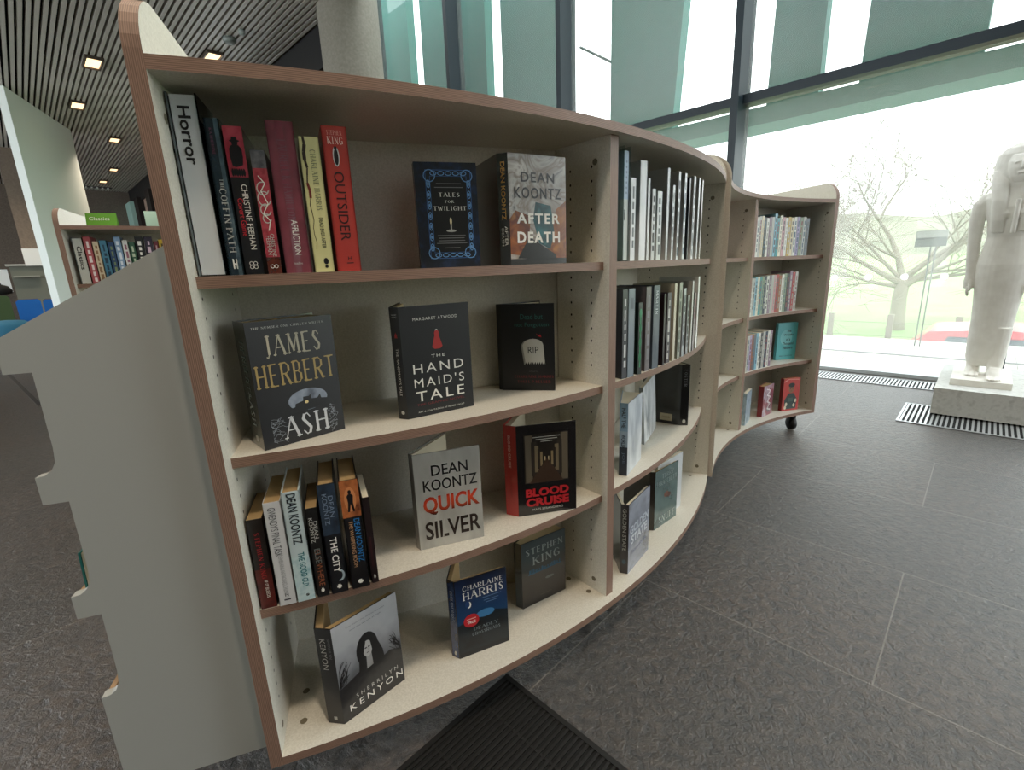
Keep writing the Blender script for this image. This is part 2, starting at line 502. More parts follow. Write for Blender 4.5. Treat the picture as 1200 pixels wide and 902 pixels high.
    def build(s, name, parent=None, local=False):
        """link as one mesh; with a parent, world coordinates are made local to it unless already local"""
        me = bpy.data.meshes.new(name)
        vs = s.v
        if parent is not None and not local:
            q = parent.location
            pp = parent.parent
            if pp is not None:
                q = q + pp.location
            vs = [(x - q.x, y - q.y, z - q.z) for x, y, z in vs]
        me.from_pydata(vs, [], s.f)
        for m in s.mats:
            me.materials.append(m)
        uvl = me.uv_layers.new(name='uv')
        li = 0
        flat = []
        for f, u in zip(s.f, s.uv):
            if u is None:
                flat += [0.0, 0.0] * len(f)
            else:
                for q in u:
                    flat += [q[0], q[1]]
        uvl.data.foreach_set('uv', flat)
        me.polygons.foreach_set('material_index', s.m)
        me.polygons.foreach_set('use_smooth', s.sm)
        bm = bmesh.new(); bm.from_mesh(me)
        bmesh.ops.remove_doubles(bm, verts=bm.verts, dist=1e-6)
        bm.to_mesh(me); bm.free()
        me.update()
        o = bpy.data.objects.new(name, me)
        COL.objects.link(o)
        if parent is not None:
            o.parent = parent
        return o

def tag(o, label, cat, group=None):
    o['label'] = label; o['category'] = cat
    if group:
        o['group'] = group
    return o

def thing(name, label, cat, loc=(0, 0, 0), rz=0.0, group=None):
    o = bpy.data.objects.new(name, None)
    o.empty_display_size = 0.05
    COL.objects.link(o)
    o.location = loc; o.rotation_euler = (0, 0, rz)
    return tag(o, label, cat, group)

def struct(o):
    o['kind'] = 'structure'
    return o

def UV(u, v, z=0.0):
    """building axes (u along the glass wall, v towards it) to world"""
    return Vector(((u + v) / R2, (v - u) / R2, z))

def uvbox(mb, u0, v0, z0, u1, v1, z1, m):
    q = [UV(u0, v0), UV(u1, v0), UV(u1, v1), UV(u0, v1)]
    q = [(a.x, a.y) for a in q]
    mb.prism(q, z0, z1, m) if _ccw(q) else mb.prism(q[::-1], z0, z1, m)

def _ccw(q):
    return sum(q[i][0] * q[(i + 1) % len(q)][1] - q[(i + 1) % len(q)][0] * q[i][1] for i in range(len(q))) > 0

def ccw(q):
    return q if _ccw(q) else q[::-1]

# ================================================================ SETTING
# floor with two drainage cut-outs left as they are: gratings sit a hair above in their own frames
mb = MB()
uvbox(mb, -32, -9, -0.12, 9, 5.3, 0.0, SLATE)
struct(mb.build('floor'))

# slatted metal ceiling
SLAT = nmat(('#c2beb6', '#d2cec6'), 90, 0.45, 0.0)
VOID = mat('#0b0b0b', 0.9)
mb = MB()
uvbox(mb, -21, -6, 4.13, 6.0, 3.2, 4.2, VOID)
v = -5.95
while v < 3.12:
    uvbox(mb, -21, v, 4.0, 6.0, v + 0.040, 4.06, SLAT)
    v += 0.068
struct(mb.build('ceiling'))
mb = MB()
uvbox(mb, -21, 3.19, 4.0, 6.0, 3.24, 6.9, mat('#8c8a84', 0.8))
struct(mb.build('trim_1'))

BROWN = nmat(('#5b5148', '#6c6258'), 30, 0.8, 0.0)
mb = MB(); uvbox(mb, -21.2, -9, 0, -20.9, 3.3, 4.2, BROWN); struct(mb.build('wall_far'))

# side wall below the ceiling edge: dark posts, brown panels, black fascia
BRP = nmat(('#937d70', '#a68e7f'), 20, 0.7, 0.0)
mb = MB()
uvbox(mb, -20.9, 3.22, 0, -12.4, 3.32, 3.55, BRP)
uvbox(mb, -8.0, 3.22, 0, -6.0, 3.32, 3.55, mat('#20262a', 0.4))
struct(mb.build('wall_side'))
mb = MB()
uvbox(mb, -20.9, 3.16, 3.55, -6.02, 3.3, 4.0, BLACK)
struct(mb.build('trim_2'))
mb = MB()
for u in (-19.6, -17.7, -15.2, -12.9):
    uvbox(mb, u, 3.05, 0, u + 0.55, 3.24, 3.62, mat('#1d1715', 0.6))
struct(mb.build('trim_3'))
mb = MB(); uvbox(mb, -20.88, 3.0, 0, -20.0, 3.2, 3.6, mat('#a8cfc6', 0.3)); struct(mb.build('window_6'))
mb = MB()
uvbox(mb, -7.6, 3.16, 2.4, -6.2, 3.21, 3.5, mat('#2c3c3a', 0.25))
uvbox(mb, -6.85, 3.13, 2.4, -6.3, 3.155, 3.25, mat('#7ea8a2', 0.3))
uvbox(mb, -6.78, 3.11, 2.4, -6.36, 3.128, 3.16, mat('#3d5654', 0.3))
struct(mb.build('window_7'))

# round concrete column at the end of the side wall
CONC = nmat(('#878378', '#979388'), 40, 0.85, 0.0)
mb = MB()
cc = (-1.72, 6.35)
mb.lathe([(0.34, 0.0), (0.34, 7.0)], CONC, cc, 48)
struct(mb.build('column'))

# ---------------------------------------------------------------- glass wall
mull_u = [-10.28, -8.20, -6.12, -4.04, -1.94, 0.14, 2.22, 4.30]
for i, (u0, u1) in enumerate(zip(mull_u, mull_u[1:])):
    wn = bpy.data.objects.new('window_%d' % (i + 8 if i > 5 else i), None)
    wn.name = 'window_%d' % (i + 10)
    COL.objects.link(wn); wn['kind'] = 'structure'
    m = MB()
    uvbox(m, u0 - 0.035, 5.04, 0.0, u0 + 0.035, 5.34, 6.9, MULL)
    if i == len(mull_u) - 2:
        uvbox(m, u1 - 0.03, 5.14, 0.0, u1 + 0.03, 5.34, 6.9, MULL)
    uvbox(m, u0 + 0.03, 5.16, 2.48, u1 - 0.03, 5.34, 2.56, MULL)
    uvbox(m, u0 + 0.03, 5.2, 0.0, u1 - 0.03, 5.3, 0.03, mat('#c9d0d2', 0.4))
    f = m.build('frame', wn)
    f['label'] = 'dark blue-grey window frame'
    m = MB()
    a, b = UV(u0 + 0.03, 5.25), UV(u1 - 0.03, 5.25)
    m.face([(a.x, a.y, 0.03), (b.x, b.y, 0.03), (b.x, b.y, 2.48), (a.x, a.y, 2.48)], GLASS)
    m.face([(a.x, a.y, 2.56), (b.x, b.y, 2.56), (b.x, b.y, 6.9), (a.x, a.y, 6.9)], GLASS)
    fr = Frame(UV(u0, 5.245), UV(1, 0), (0, 0, 1))
    n = int((u1 - u0) / 0.25)
    if u0 > -4.5:
        for k in range(n + 1):
            x = (math.ceil((u0 + 0.04 - 0.0) / 0.25) + k) * 0.25 - 0.01
            if u0 + 0.04 < x < u1 - 0.04:
                m.disc(fr, x - u0, 0.85, 0.026, 0.026, DOT, 0.002)
    m.build('glass', wn)

# teal concrete fins outside the glass, standing on a ring beam
TEAL = nmat(('#2a7168', '#357f75'), 14, 0.8, 0.0)
def fin(name, b0, b1, t0, t1, zb=2.66, zt=7.2):
    m = MB()
    q = []
    for (x0, x1, z) in ((b0, b1, zb), (t0, t1, zt)):
        for (x, y) in ((x0, 6.3), (x1, 6.3), (x1, 6.48), (x0, 6.48)):
            q.append(UV(x, y, z))
    m.mesh(q, [(3, 2, 1, 0), (4, 5, 6, 7), (0, 1, 5, 4), (1, 2, 6, 5), (2, 3, 7, 6), (3, 0, 4, 7)], TEAL)
    return struct(m.build(name))
fin('trim_4', -0.10 + 0.16, 1.2, 0.0, 1.25)
fin('trim_5', -1.21, -0.31, -1.08, -0.28)
fin('trim_6', -2.07, -1.56, -1.98, -1.545)
fin('trim_7', -4.13, -3.20, -4.12, -2.88)
fin('trim_8', -6.23, -4.86, -6.23, -4.88)
fin('trim_9', -7.45, -6.62, -7.4, -6.58)
fin('trim_10', -8.40, -7.66, -8.36, -7.62)
fin('trim_11', -9.9, -8.82, -9.7, -8.78)
fin('trim_12', -12.6, -10.3, -12.4, -10.2)
mb = MB()
uvbox(mb, -14, 6.28, 2.53, 4.5, 6.8, 2.715, nmat(('#54857e', '#61938b'), 14, 0.8, 0.0))
struct(mb.build('beam'))
mb = MB()
mb.tube([UV(-4.72, 6.4, 4.13), UV(-4.1, 6.4, 3.73)], 0.018, mat('#49514f', 0.6))
tag(mb.build('tie_rod'), 'thin grey tie rod slanting between two teal fins outside', 'rod')

# floor gratings
def grating(name, u0, u1, v0, v1, label, h, pitch=0.013, bar=0.006, cross=(), hmat=None):
    t = thing(name, label, 'floor grating', UV((u0 + u1) / 2, (v0 + v1) / 2, 0))
    m = MB()
    fm = hmat or mat('#131211', 0.55)
    uvbox(m, u0, v0, 0.0005, u1, v1, 0.002, mat('#060606', 0.9))  # flat black sheet on the floor paints the pit's darkness under the bars
    m.build('dark_pit_sheet', t)
    m = MB()
    for a, b, c, d in ((u0, v0, u1, v0 + 0.012), (u0, v1 - 0.012, u1, v1), (u0, v0 + .012, u0 + 0.012, v1 - .012), (u1 - 0.012, v0 + .012, u1, v1 - .012)):
        uvbox(m, a, b, 0.002, c, d, h, fm)
    m.build('frame', t)
    m = MB()
    x = u0 + 0.016
    while x < u1 - 0.016:
        uvbox(m, x, v0 + 0.012, 0.002, x + bar, v1 - 0.012, h - 0.001, fm)
        x += pitch
    for y in cross:
        uvbox(m, u0 + .012, y, 0.002, u1 - .012, y + 0.006, h - 0.0025, fm)
    m.build('bars', t)
    return t
grating('floor_grating', -0.766, 1.3, 0.10, 0.703, 'near-black floor grating under the front edge of the horror bookcase', 0.006, 0.014, 0.0065, (0.28, 0.45, 0.6))
STEEL = mat('#c3c6c8', 0.35, metal=0.6)
grating('floor_grating', -0.30, 1.6, 3.775, 4.285, 'steel slotted floor grating under the front of the statue plinth', 0.006, 0.024, 0.011, (), STEEL)
grating('floor_grating', -2.6, 1.9, 4.80, 5.08, 'narrow steel floor grating running along the foot of the window', 0.006, 0.024, 0.012, (), STEEL)

# ================================================================ OUTSIDE
PAVE = nmat(('#c9c6b8', '#dad7ca'), 6, 0.8, 0.0)
mb = MB(); uvbox(mb, -14, 5.3, -0.14, 8, 7.7, -0.02, PAVE)
uvbox(mb, -14, 6.45, -0.02, 8, 6.52, -0.015, mat('#6f7270', 0.8))
for k in range(16):
    uvbox(mb, -14 + k * 1.3, 5.3, -0.02, -13.99 + k * 1.3, 7.7, -0.018, mat('#9c9a90', 0.9))
struct(mb.build('pavement'))
mb = MB(); uvbox(mb, -30, 7.7, -1.9, 30, 14.6, -1.72, mat('#8f908c', 0.9)); struct(mb.build('road'))
GRASS = nmat(('#6e8a52', '#7a965c', '#8ba26d'), 1.2, 0.95, 0.0)
mb = MB()
prof = [(14.6, -1.45), (20, -1.1), (40, -0.5), (70, 0.25), (120, 1.2)]
for (v0, z0), (v1, z1) in zip(prof, prof[1:]):
    mb.face([UV(-90, v0, z0), UV(90, v0, z0), UV(90, v1, z1), UV(-90, v1, z1)], GRASS)
for a, b in ((-90, 90),):
    mb.face([UV(a, 14.6, -1.9), UV(b, 14.6, -1.9), UV(b, 14.6, -1.45), UV(a, 14.6, -1.45)], GRASS)
struct(mb.build('field'))
HILL = nmat(('#5f6450', '#787a64', '#50563f'), 0.12, 0.95, 0.0)
mb = MB()
n = 90
for i in range(n):
    u0, u1 = -110 + i * 220 / n, -110 + (i + 1) * 220 / n
    h0 = 8.5 + 2.2 * noise.noise((u0 * 0.06, 0, 0)) + 0.7 * noise.noise((u0 * 0.7, 3, 0))
    h1 = 8.5 + 2.2 * noise.noise((u1 * 0.06, 0, 0)) + 0.7 * noise.noise((u1 * 0.7, 3, 0))
    mb.face([UV(u0, 90, 0), UV(u1, 90, 0), UV(u1, 120, h1), UV(u0, 120, h0)], HILL)
    mb.face([UV(u1, 120, 0), UV(u0, 120, 0), UV(u0, 120, h0), UV(u1, 120, h1)], HILL)
struct(mb.build('hills'))

def az_pt(az, d, z=0.0):
    a = math.radians(az)
    return Vector((math.sin(a) * d, math.cos(a) * d, z))

# bare tree
BARK = nmat(('#857e6e', '#9d9583'), 9, 0.9, 0.0)
tb = az_pt(39.3, 18.5, -1.45)
tree = thing('bare_tree', 'bare winter tree with spreading branches beyond the window', 'tree', tb)
rng = random.Random(4)
m = MB()
m.tube([tb, tb + Vector((0.03, 0, .5)), tb + Vector((0.02, 0.02, 1.2)), tb + Vector((0.05, 0, 1.75))], [0.28, 0.20, 0.18, 0.17], BARK, 12)
m.build('trunk', tree)
br_ = MB(); tw = MB()
def limb(p, d, l, r, depth):
    pts = [p]; rads = [r]
    for k in range(3):
        d = (d + Vector((rng.uniform(-.22, .22), rng.uniform(-.22, .22), rng.uniform(-.08, .14)))).normalized()
        if (p.x + p.y) / R2 < 16.6 and (d.x + d.y) < 0:
            q_ = (d.x + d.y) / 2
            d = Vector((d.x - 2 * q_, d.y - 2 * q_, d.z))
        p = p + d * l / 3
        pts.append(p); rads.append(r * (1 - 0.2 * (k + 1)))
    (br_ if depth < 3 else tw).tube(pts, rads, BARK, 6 if depth < 2 else 4, cap=False)
    if depth >= 5:
        return
    for k in range(4):
        a = Vector((rng.uniform(-1, 1), rng.uniform(-1, 1), rng.uniform(-0.45, 0.6))).normalized()
        dd = (d * 0.9 + a * 0.75).normalized()
        q = pts[rng.choice((1, 2, 3, 3))]
        limb(q, dd, l * rng.uniform(0.62, 0.82), max(.006, r * 0.45), depth + 1)
right = UV(1, 0)
for s_, r_, z_, tilt in ((-1.15, 0.10, 1.6, 0.75), (1.1, 0.13, 1.5, 0.9), (-0.35, 0.10, 1.72, .75), (0.5, 0.11, 1.72, .8), (-1.6, 0.075, 1.5, 0.35), (1.5, 0.07, 1.65, 0.3), (-.8, 0.07, 1.7, .9)):
    limb(tb + Vector((0, 0, z_)), (right * s_ + Vector((rng.uniform(-.3, .3), rng.uniform(-.3, .3), tilt))).normalized(), 1.9, r_, 0)
br_.build('branches', tree)
tw.build('twigs', tree)

# wire fence
FP = mat('#8a8474', 0.9)
fence = thing('wire_fence', 'wire fence with weathered wooden posts along the field', 'fence', UV(0, 14.9, -1.45))
for k in range(-14, 12):
    m = MB(); q = UV(-0.35 + k * 1.24, 14.9)
    m.rbox((q.x, q.y), math.pi / 4, 0.06, 0.06, -1.6, -0.42, FP)
    m.build('post', fence)
m = MB()
for z in (-0.62, -0.95, -1.25):
    m.tube([UV(-18, 14.82, z), UV(14, 14.82, z)], 0.006, mat('#6d6a62', 0.6), 5)
m.build('wire', fence)

# red car below the pavement edge
car = thing('red_car', 'red hatchback car passing on the road beyond the pavement', 'car', UV(0.95, 11.4, -1.72))
RED = mat('#b8232c', 0.3, coat=0.8)
def car_sec(pts, v0, v1, z0, m, mtl):
    pp = [UV(-1.15 + x, v0, -1.72 + z) for x, z in pts]; qq = [UV(-1.15 + x, v1, -1.72 + z) for x, z in pts]
    n_ = len(pp)
    fs = [tuple(range(n_)), tuple(reversed(range(n_, 2 * n_)))] + [(i, i + n_, (i + 1) % n_ + n_, (i + 1) % n_) for i in range(n_)]
    m.mesh(pp + qq, fs, mtl)
m = MB()
car_sec([(0.0, 0.3), (4.1, 0.3), (4.15, 0.75), (3.9, 0.88), (3.0, 0.98), (0.15, 1.0), (0.0, 0.8)], 10.55, 12.25, 0, m, RED)
car_sec([(0.1, 0.98), (3.1, 0.98), (2.2, 1.46), (1.4, 1.52), (0.55, 1.45)], 10.68, 12.12, 0, m, RED)
m.build('body', car)
m = MB()
car_sec([(0.62, 1.02), (2.72, 1.02), (2.1, 1.38), (0.8, 1.38)], 10.66, 10.678, 0, m, mat('#3d4a50', 0.1))
m.build('side_window', car)
for x in (0.75, 3.3):
    m = MB()
    q = UV(-1.15 + x, 10.5, -1.42)
    ax = UV(0, 1)
    m.tube([q, q + ax * 0.2], 0.31, BLACK, 20)
    m.build('wheel', car)
    m = MB()
    q2 = q + ax * 1.58
    m.tube([q2, q2 + ax * 0.2], 0.31, BLACK, 20)
    m.build('wheel', car)

# info sign on twin posts by the window
sg = az_pt(41.0, 7.2, -0.02)
sign = thing('information_board', 'small grey information board on two thin poles outside the window', 'sign', sg)
m = MB()
fr = Frame(sg + UV(-0.15, 0, 1.12), UV(1, 0), (0, 0, 1))
m.slab(fr, [(0, 0), (0.27, 0), (0.27, 0.10), (0, 0.10)], 0.02, mat('#8d9492', 0.5))
m.slab(Frame(fr.at(0, 0.10), UV(1, 0), (0, 0, 1)), [(0, 0), (0.27, 0), (0.27, 0.075), (0, 0.075)], 0.02, mat('#d8dad4', 0.5))
m.line(fr, [(0.03, 0.085), (0.20, 0.088)], 0.008, mat('#4c443e', 0.6))
m.build('panel', sign)
for x in (-0.01, 0.035):
    m = MB()
    m.tube([sg + UV(x, 0.02, 0), sg + UV(x, 0.02, 1.12)], 0.007, mat('#6b726f', 0.5), 8)
    m.build('pole', sign)

# ================================================================ CURVED BOOKCASES
Z1, PITCH = 1.056, 0.31
ZS = [Z1, Z1 - PITCH, Z1 - 2 * PITCH]
ZB = Z1 - 3 * PITCH
TH = 0.019

def pol(c, r, deg):
    a = math.radians(deg)
    return (c[0] + r * math.cos(a), c[1] + r * math.sin(a))

def arc(c, r, a0, a1, n=28):
    return [pol(c, r, a0 + (a1 - a0) * i / n) for i in range(n + 1)]

def panel_outline(d, z0, z1, r=0.085, cut=0.0):
    """side panel seen from its flank: x 0 is the front edge, d the back"""
    q = [(0.0, z0), (d, z0), (d, z1 - r)]
    for i in range(1, 9):
        a = i / 8 * math.pi / 2
        q.append((d - r + r * math.cos(a), z1 - r + r * math.sin(a)))
    for i in range(0, 9):
        a = math.pi / 2 + i / 8 * math.pi / 2
        q.append((r + r * math.cos(a), z1 - r + r * math.sin(a)))
    return q

def bookcase(label, c, R, a0, a1, am, sgn, dend, dmid, loc, rz=0.0, holes=True):
    """front edge is the arc of radius R about c from a0 (left end) to a1; sgn -1 bulges to the room, +1 curves away"""
    t = thing('curved_bookcase', label, 'bookcase', loc)
    cr, sr = math.cos(rz), math.sin(rz)
    def W(q):
        x, y = q[0] - t.location.x, q[1] - t.location.y
        return (t.location.x + cr * x - sr * y + rz_off[0], t.location.y + sr * x + cr * y + rz_off[1])
    rz_off = (0, 0)
    P = lambda r, a: pol(c, R + sgn * r, a)       # r metres behind the front edge
    BL, BM, BR = P(dend, a0), P(dmid, am), P(dend, a1)
    FULL = 0.62
    FB = [P(FULL, a1), P(FULL - dend + dmid, am), P(FULL, a0)]
    def board(name, inset, z0, z1, aa, ab, pts_back, lab=None):
        f = [P(inset, aa + (ab - aa) * i / 24) for i in range(25)]
        poly = f + pts_back
        m = MB()
        ids = set(range(24))
        if not _ccw(poly):
            poly = poly[::-1]
            n = len(poly); nb = len(pts_back)
            ids = set(range(nb, nb + 24))
        m.prism(poly, z0, z1, LAM, PLY, ids)
        o = m.build(name, t)
        return o
    # bottom and top boards run the whole width
    board('bottom_board', 0.0, ZB - TH, ZB, a0, a1, FB)
    board('top_board', 0.0, 1.335, 1.354, a0, a1, FB)
    dd = math.degrees(0.0145 / R) * (1 if a1 > a0 else -1)
    for z in ZS:
        board('shelf', 0.04, z - TH, z, a0, am - dd, [P(dmid, am - dd), BL])
        board('shelf', 0.04, z - TH, z, am + dd, a1, [BR, P(dmid, am + dd)])
    # back panels
    for A, B in ((BL, BM), (BM, BR)):
        d = Vector((B[0] - A[0], B[1] - A[1])).normalized()
        nrm = Vector((-d.y, d.x))
        m = MB()
        q = [A, B, (B[0] + nrm.x * 0.012, B[1] + nrm.y * 0.012), (A[0] + nrm.x * 0.012, A[1] + nrm.y * 0.012)]
        m.prism(ccw(q), ZB, 1.335, LAM)
        m.build('back_panel', t)
    # side panels and divider
    def upright(name, ang, f0, depth, z0, z1, th, side, rounded, lhole):
        o = P(f0, ang); e = P(depth, ang)
        d = Vector((e[0] - o[0], e[1] - o[1], 0)).normalized()
        tn = Vector((0, 0, 1)).cross(d)            # one flank's normal
        L_ = math.hypot(e[0] - o[0], e[1] - o[1])
        m = MB()
        fr = Frame((o[0], o[1], 0), d, (0, 0, 1))
        if fr.n.dot(tn) < 0:
            pass
        shift = 0.0
        # the slab lies behind the frame plane; slide it so that its inner face sits at ang
        nx = fr.n
        if side > 0:
            base = Vector((o[0], o[1], 0)) + nx * th
        elif side < 0:
            base = Vector((o[0], o[1], 0))
        else:
            base = Vector((o[0], o[1], 0)) + nx * th / 2
        fr = Frame(base, d, (0, 0, 1))
        if rounded:
            poly = panel_outline(L_, z0, z1)
        else:
            poly = [(0, z0), (L_, z0), (L_, z1), (0, z1)]
        m.slab(fr, poly, th, LAM, PLY)
        back = Frame(fr.at(0, 0, -th), -d, (0, 0, 1))
        for g, sg_, on in ((fr, 1, lhole in (1, 2)), (back, -1, lhole in (-1, 2))):
            if not (on and holes):
                continue
            for dep in ((0.055, 0.275) if rounded else (0.055, L_ - 0.05)):
                z = 0.22
                while z < 1.28:
                    if all(abs(z - TH / 2 - zz + 0.0) > 0.016 for zz in ZS):
                        m.disc(g, sg_ * dep, z, 0.0027, 0.0034, DARKHOLE, 0.0005, 10)
                    z += 0.032
            for z in (ZB + 0.035, 1.335 - 0.05):
                m.disc(g, sg_ * 0.045, z, 0.0075, 0.0075, mat('#6d6653', 0.6), 0.0006, 14)
        return m.build(name, t)
    lf = 1 if sgn < 0 else 1
    upright('side_panel', a0, 0.0, FULL, ZB - TH if sgn > 0 else ZB - TH, 1.445, 0.023, SIDE[sgn][0], True, SIDE[sgn][2])
    upright('side_panel', a1, 0.0, FULL, ZB - TH, 1.445, 0.023, SIDE[sgn][1], True, SIDE[sgn][3])
    upright('divider', am, 0.022, dmid, ZB, 1.335, 0.029, 0, False, 2)
    # bolt caps in the bottom board
    fr = Frame((0, 0, ZB), (1, 0, 0), (0, 1, 0))
    for a_, k in ((a0, 1), (am, -1), (am, 1), (a1, -1)):
        for dep in (0.07, 0.15):
            q = P(dep, a_ + k * math.degrees(0.035 / R) * (1 if a1 > a0 else -1))
            m = MB()
            m.disc(fr, q[0], q[1], 0.0075, 0.0075, mat('#6d6653', 0.6), 0.0006, 14)
            m.build('bolt_cap', t)
    # castors
    for a_, dep in ((a0 + (a1 - a0) * 0.10, 0.21), (a0 + (a1 - a0) * 0.06, 0.55), (am, dmid - 0.05), (a1 - (a1 - a0) * 0.07, 0.055), (a1 - (a1 - a0) * 0.07, 0.55)):
        q = P(dep, a_)
        m = MB()
        z = ZB - TH
        m.lathe([(0.028, z - 0.008), (0.028, z - 0.0005)], BLACK, q, 14)
        m.box((q[0] - 0.02, q[1] - 0.012, 0.04), (q[0] - 0.016, q[1] + 0.012, z - 0.008), BLACK)
        m.box((q[0] + 0.016, q[1] - 0.012, 0.04), (q[0] + 0.02, q[1] + 0.012, z - 0.008), BLACK)
        m.tube([(q[0] - 0.014, q[1], 0.04), (q[0] + 0.014, q[1], 0.04)], 0.039, BLACK, 20)
        m.build('castor', t)
    return t
SIDE = {-1: (-1, 1, 2, 2), 1: (-1, 1, 2, 2)}
CA, RA, A0, A1, AM = (-1.175, 2.852), 2.222, -71.9, -24.2, -49.4
CB, RB, B0, B1, BMID = (2.29, 1.299), 1.556, 154.2, 106.6, 131.0
bookcase('long cream plywood bookcase bulging forward, with the horror books', CA, RA, A0, A1, AM, -1, 0.325, 0.195, (0.18, 1.34, 0))
bookcase('cream plywood bookcase curving inward, nearest the statue and window', CB, RB, B0, B1, BMID, 1, 0.325, 0.27, (1.3, 2.6, 0))

# ================================================================ BOOKS
def D(a):
    return Vector((math.cos(math.radians(a)), math.sin(math.radians(a))))

def book(label, S0, sp, T, W, H, z, front, spine=None, back=None, f=None, b=None, art=None, sart=None, bart=None,
         pages=PAPER, group=None, hard=True, lean=0.0, name=None, tilt=0.0):
    """S0: foot of the spine's left edge; sp: heading of the spine's width; f, b: headings of the front and back cover"""
    spine = spine or front; back = back or spine
    f = (90 if f is None else f - sp); b = (90 if b is None else b - sp)
    t = thing(name or ('hardback_book' if hard else 'paperback_book'), label, 'book', (S0[0], S0[1], z + 0.0004), math.radians(sp), group)
    if lean or tilt:
        t.rotation_euler = (math.radians(lean), math.radians(tilt), math.radians(sp))
    fd, bd = D(f), D(b)
    s1 = Vector((T, 0.0)); s0 = Vector((0.0, 0.0))
    c = 0.0025 if hard else 0.0012
    ov = 0.003 if hard else 0.0
    m = MB()
    F_f = Frame((T, 0, 0), (fd.x, fd.y, 0), (0, 0, 1))
    F_s = Frame((0, 0, 0), (1, 0, 0), (0, 0, 1))
    F_b = Frame((bd.x * W, bd.y * W, 0), (-bd.x, -bd.y, 0), (0, 0, 1))
    m.slab(F_f, [(0, 0), (W, 0), (W, H), (0, H)], c, front)
    m.slab(F_s, [(0, 0), (T, 0), (T, H), (0, H)], c, spine)
    m.slab(F_b, [(0, 0), (W, 0), (W, H), (0, H)], c, back)
    if art: art(m, F_f, W, H)
    if sart: sart(m, F_s, T, H)
    if bart: bart(m, F_b, W, H)
    m.build('cover', t, True)
    # page block: one leaf-stack against each cover, meeting at the middle of the spine
    m = MB()
    mid = (s0 + s1) / 2
    inn = Vector((0, 1)) * c
    WL = W - ov - 0.001
    ff = s1 + Vector((0, c)) - Vector((fd.y, -fd.x)) * 0  # hinge
    nf = Vector((-fd.y, fd.x))      # inward from the front cover
    nb = Vector((bd.y, -bd.x))      # inward from the back cover
    a0 = s1 + nf * c + fd * c * 1.2; a1 = s1 + nf * c + fd * WL
    b0 = s0 + nb * c + bd * c * 1.2; b1 = s0 + nb * c + bd * WL
    if abs(f - b) < 25:
        q = [b0, a0, a1, b1]
        m.prism(ccw([(p.x, p.y) for p in q]), ov, H - ov, pages)
    else:
        th = T * 0.42
        md = mid + Vector((0, c * 1.2))
        q = [md, a0, a1, s1 + nf * (c + th * 0.8) + fd * WL * 0.985]
        m.prism(ccw([(p.x, p.y) for p in q]), ov, H - ov, pages)
        q = [b0, md, s0 + nb * (c + th * 0.8) + bd * WL * 0.985, b1]
        m.prism(ccw([(p.x, p.y) for p in q]), ov, H - ov, pages)
    m.build('page_block', t, True)
    return t

def facing(label, S1, f, T, W, H, z, front, S0=None, b=None, **k):
    """a book shown cover-out; S1 is the foot of the hinge"""
    if S0 is None:
        sp = f - 90.0
        S0 = (S1[0] - T * D(sp).x, S1[1] - T * D(sp).y)
        return book(label, S0, sp, T, W, H, z, front, f=f, b=f, **k)
    d = Vector((S1[0] - S0[0], S1[1] - S0[1]))
    sp = math.degrees(math.atan2(d.y, d.x))
    return book(label, S0, sp, d.length, W, H, z, front, f=f, b=f if b is None else b, **k)

WHITE = mat('#e8e6df', 0.4); LGREY = mat('#b9b9b4', 0.4); INK = mat('#16161a', 0.35)
BLK = mat('#0e0f12', 0.32, coat=0.35)
REDI = mat('#c0202a', 0.4); GOLD = mat('#b98a3e', 0.35, metal=0.25); SILV = mat('#b5ae9a', 0.35)

# ---- the Horror sign holder
t = thing('sign_holder', 'clear plastic sign holder with a white Horror shelf label', 'sign', (-0.4985, 0.7905, Z1 + 0.0004), math.radians(18.1))
m = MB()
m.box((0.004, 0.003, 0.002), (0.037, 0.10, 0.266), mat('#c9ced2', 0.45))
fr = Frame((0.004, 0.003, 0.002), (1, 0, 0), (0, 0, 1))
m.down(fr, 'Horror', 0.0165, 0.207, 0.083, 0.0165, INK, bold=0.022)
m.build('paper_insert', t, True)
m = MB()
m.box((0, 0, 0), (0.0025, 0.10, 0.268), mat('#5c6468', 0.15, coat=0.5))
m.box((0.0385, 0, 0), (0.0405, 0.10, 0.268), ACR)
m.box((0.0025, 0, 0), (0.0385, 0.10, 0.0015), ACR)
m.build('holder', t, True)

G1 = 'spine-out books on the top horror shelf'
def a_coffin(m, F, T, H):
    m.rect(F, T * .62, 0, T * .9, H, nmat(('#5c7480', '#33434f', '#6f8590'), 30, 0.3, 0.8))
    m.down(F, 'THE', T * .52, H * .60, .014, .005, LGREY, serif=True)
    m.down(F, 'COFFIN PATH', T * .5, H * .36, .098, .010, LGREY, serif=True)
    m.rect(F, T * .34, .010, T * .44, .026, WHITE); m.rect(F, T * .56, .010, T * .66, .026, WHITE); m.rect(F, T * .44, .016, T * .56, .019, WHITE)
    m.down(F, 'KATHERINE', T * .36, H * .86, .038, .004, mat('#7a4258', 0.4), serif=True)
book('dark blue-black hardback in shiny film beside the Horror label', (-.4562, .8043), 18.8, .0215, .155, .235, Z1, nmat(('#0d1720', '#1d2f3c', '#0a0f14'), 18, 0.25, 1.0), sart=a_coffin, group=G1)
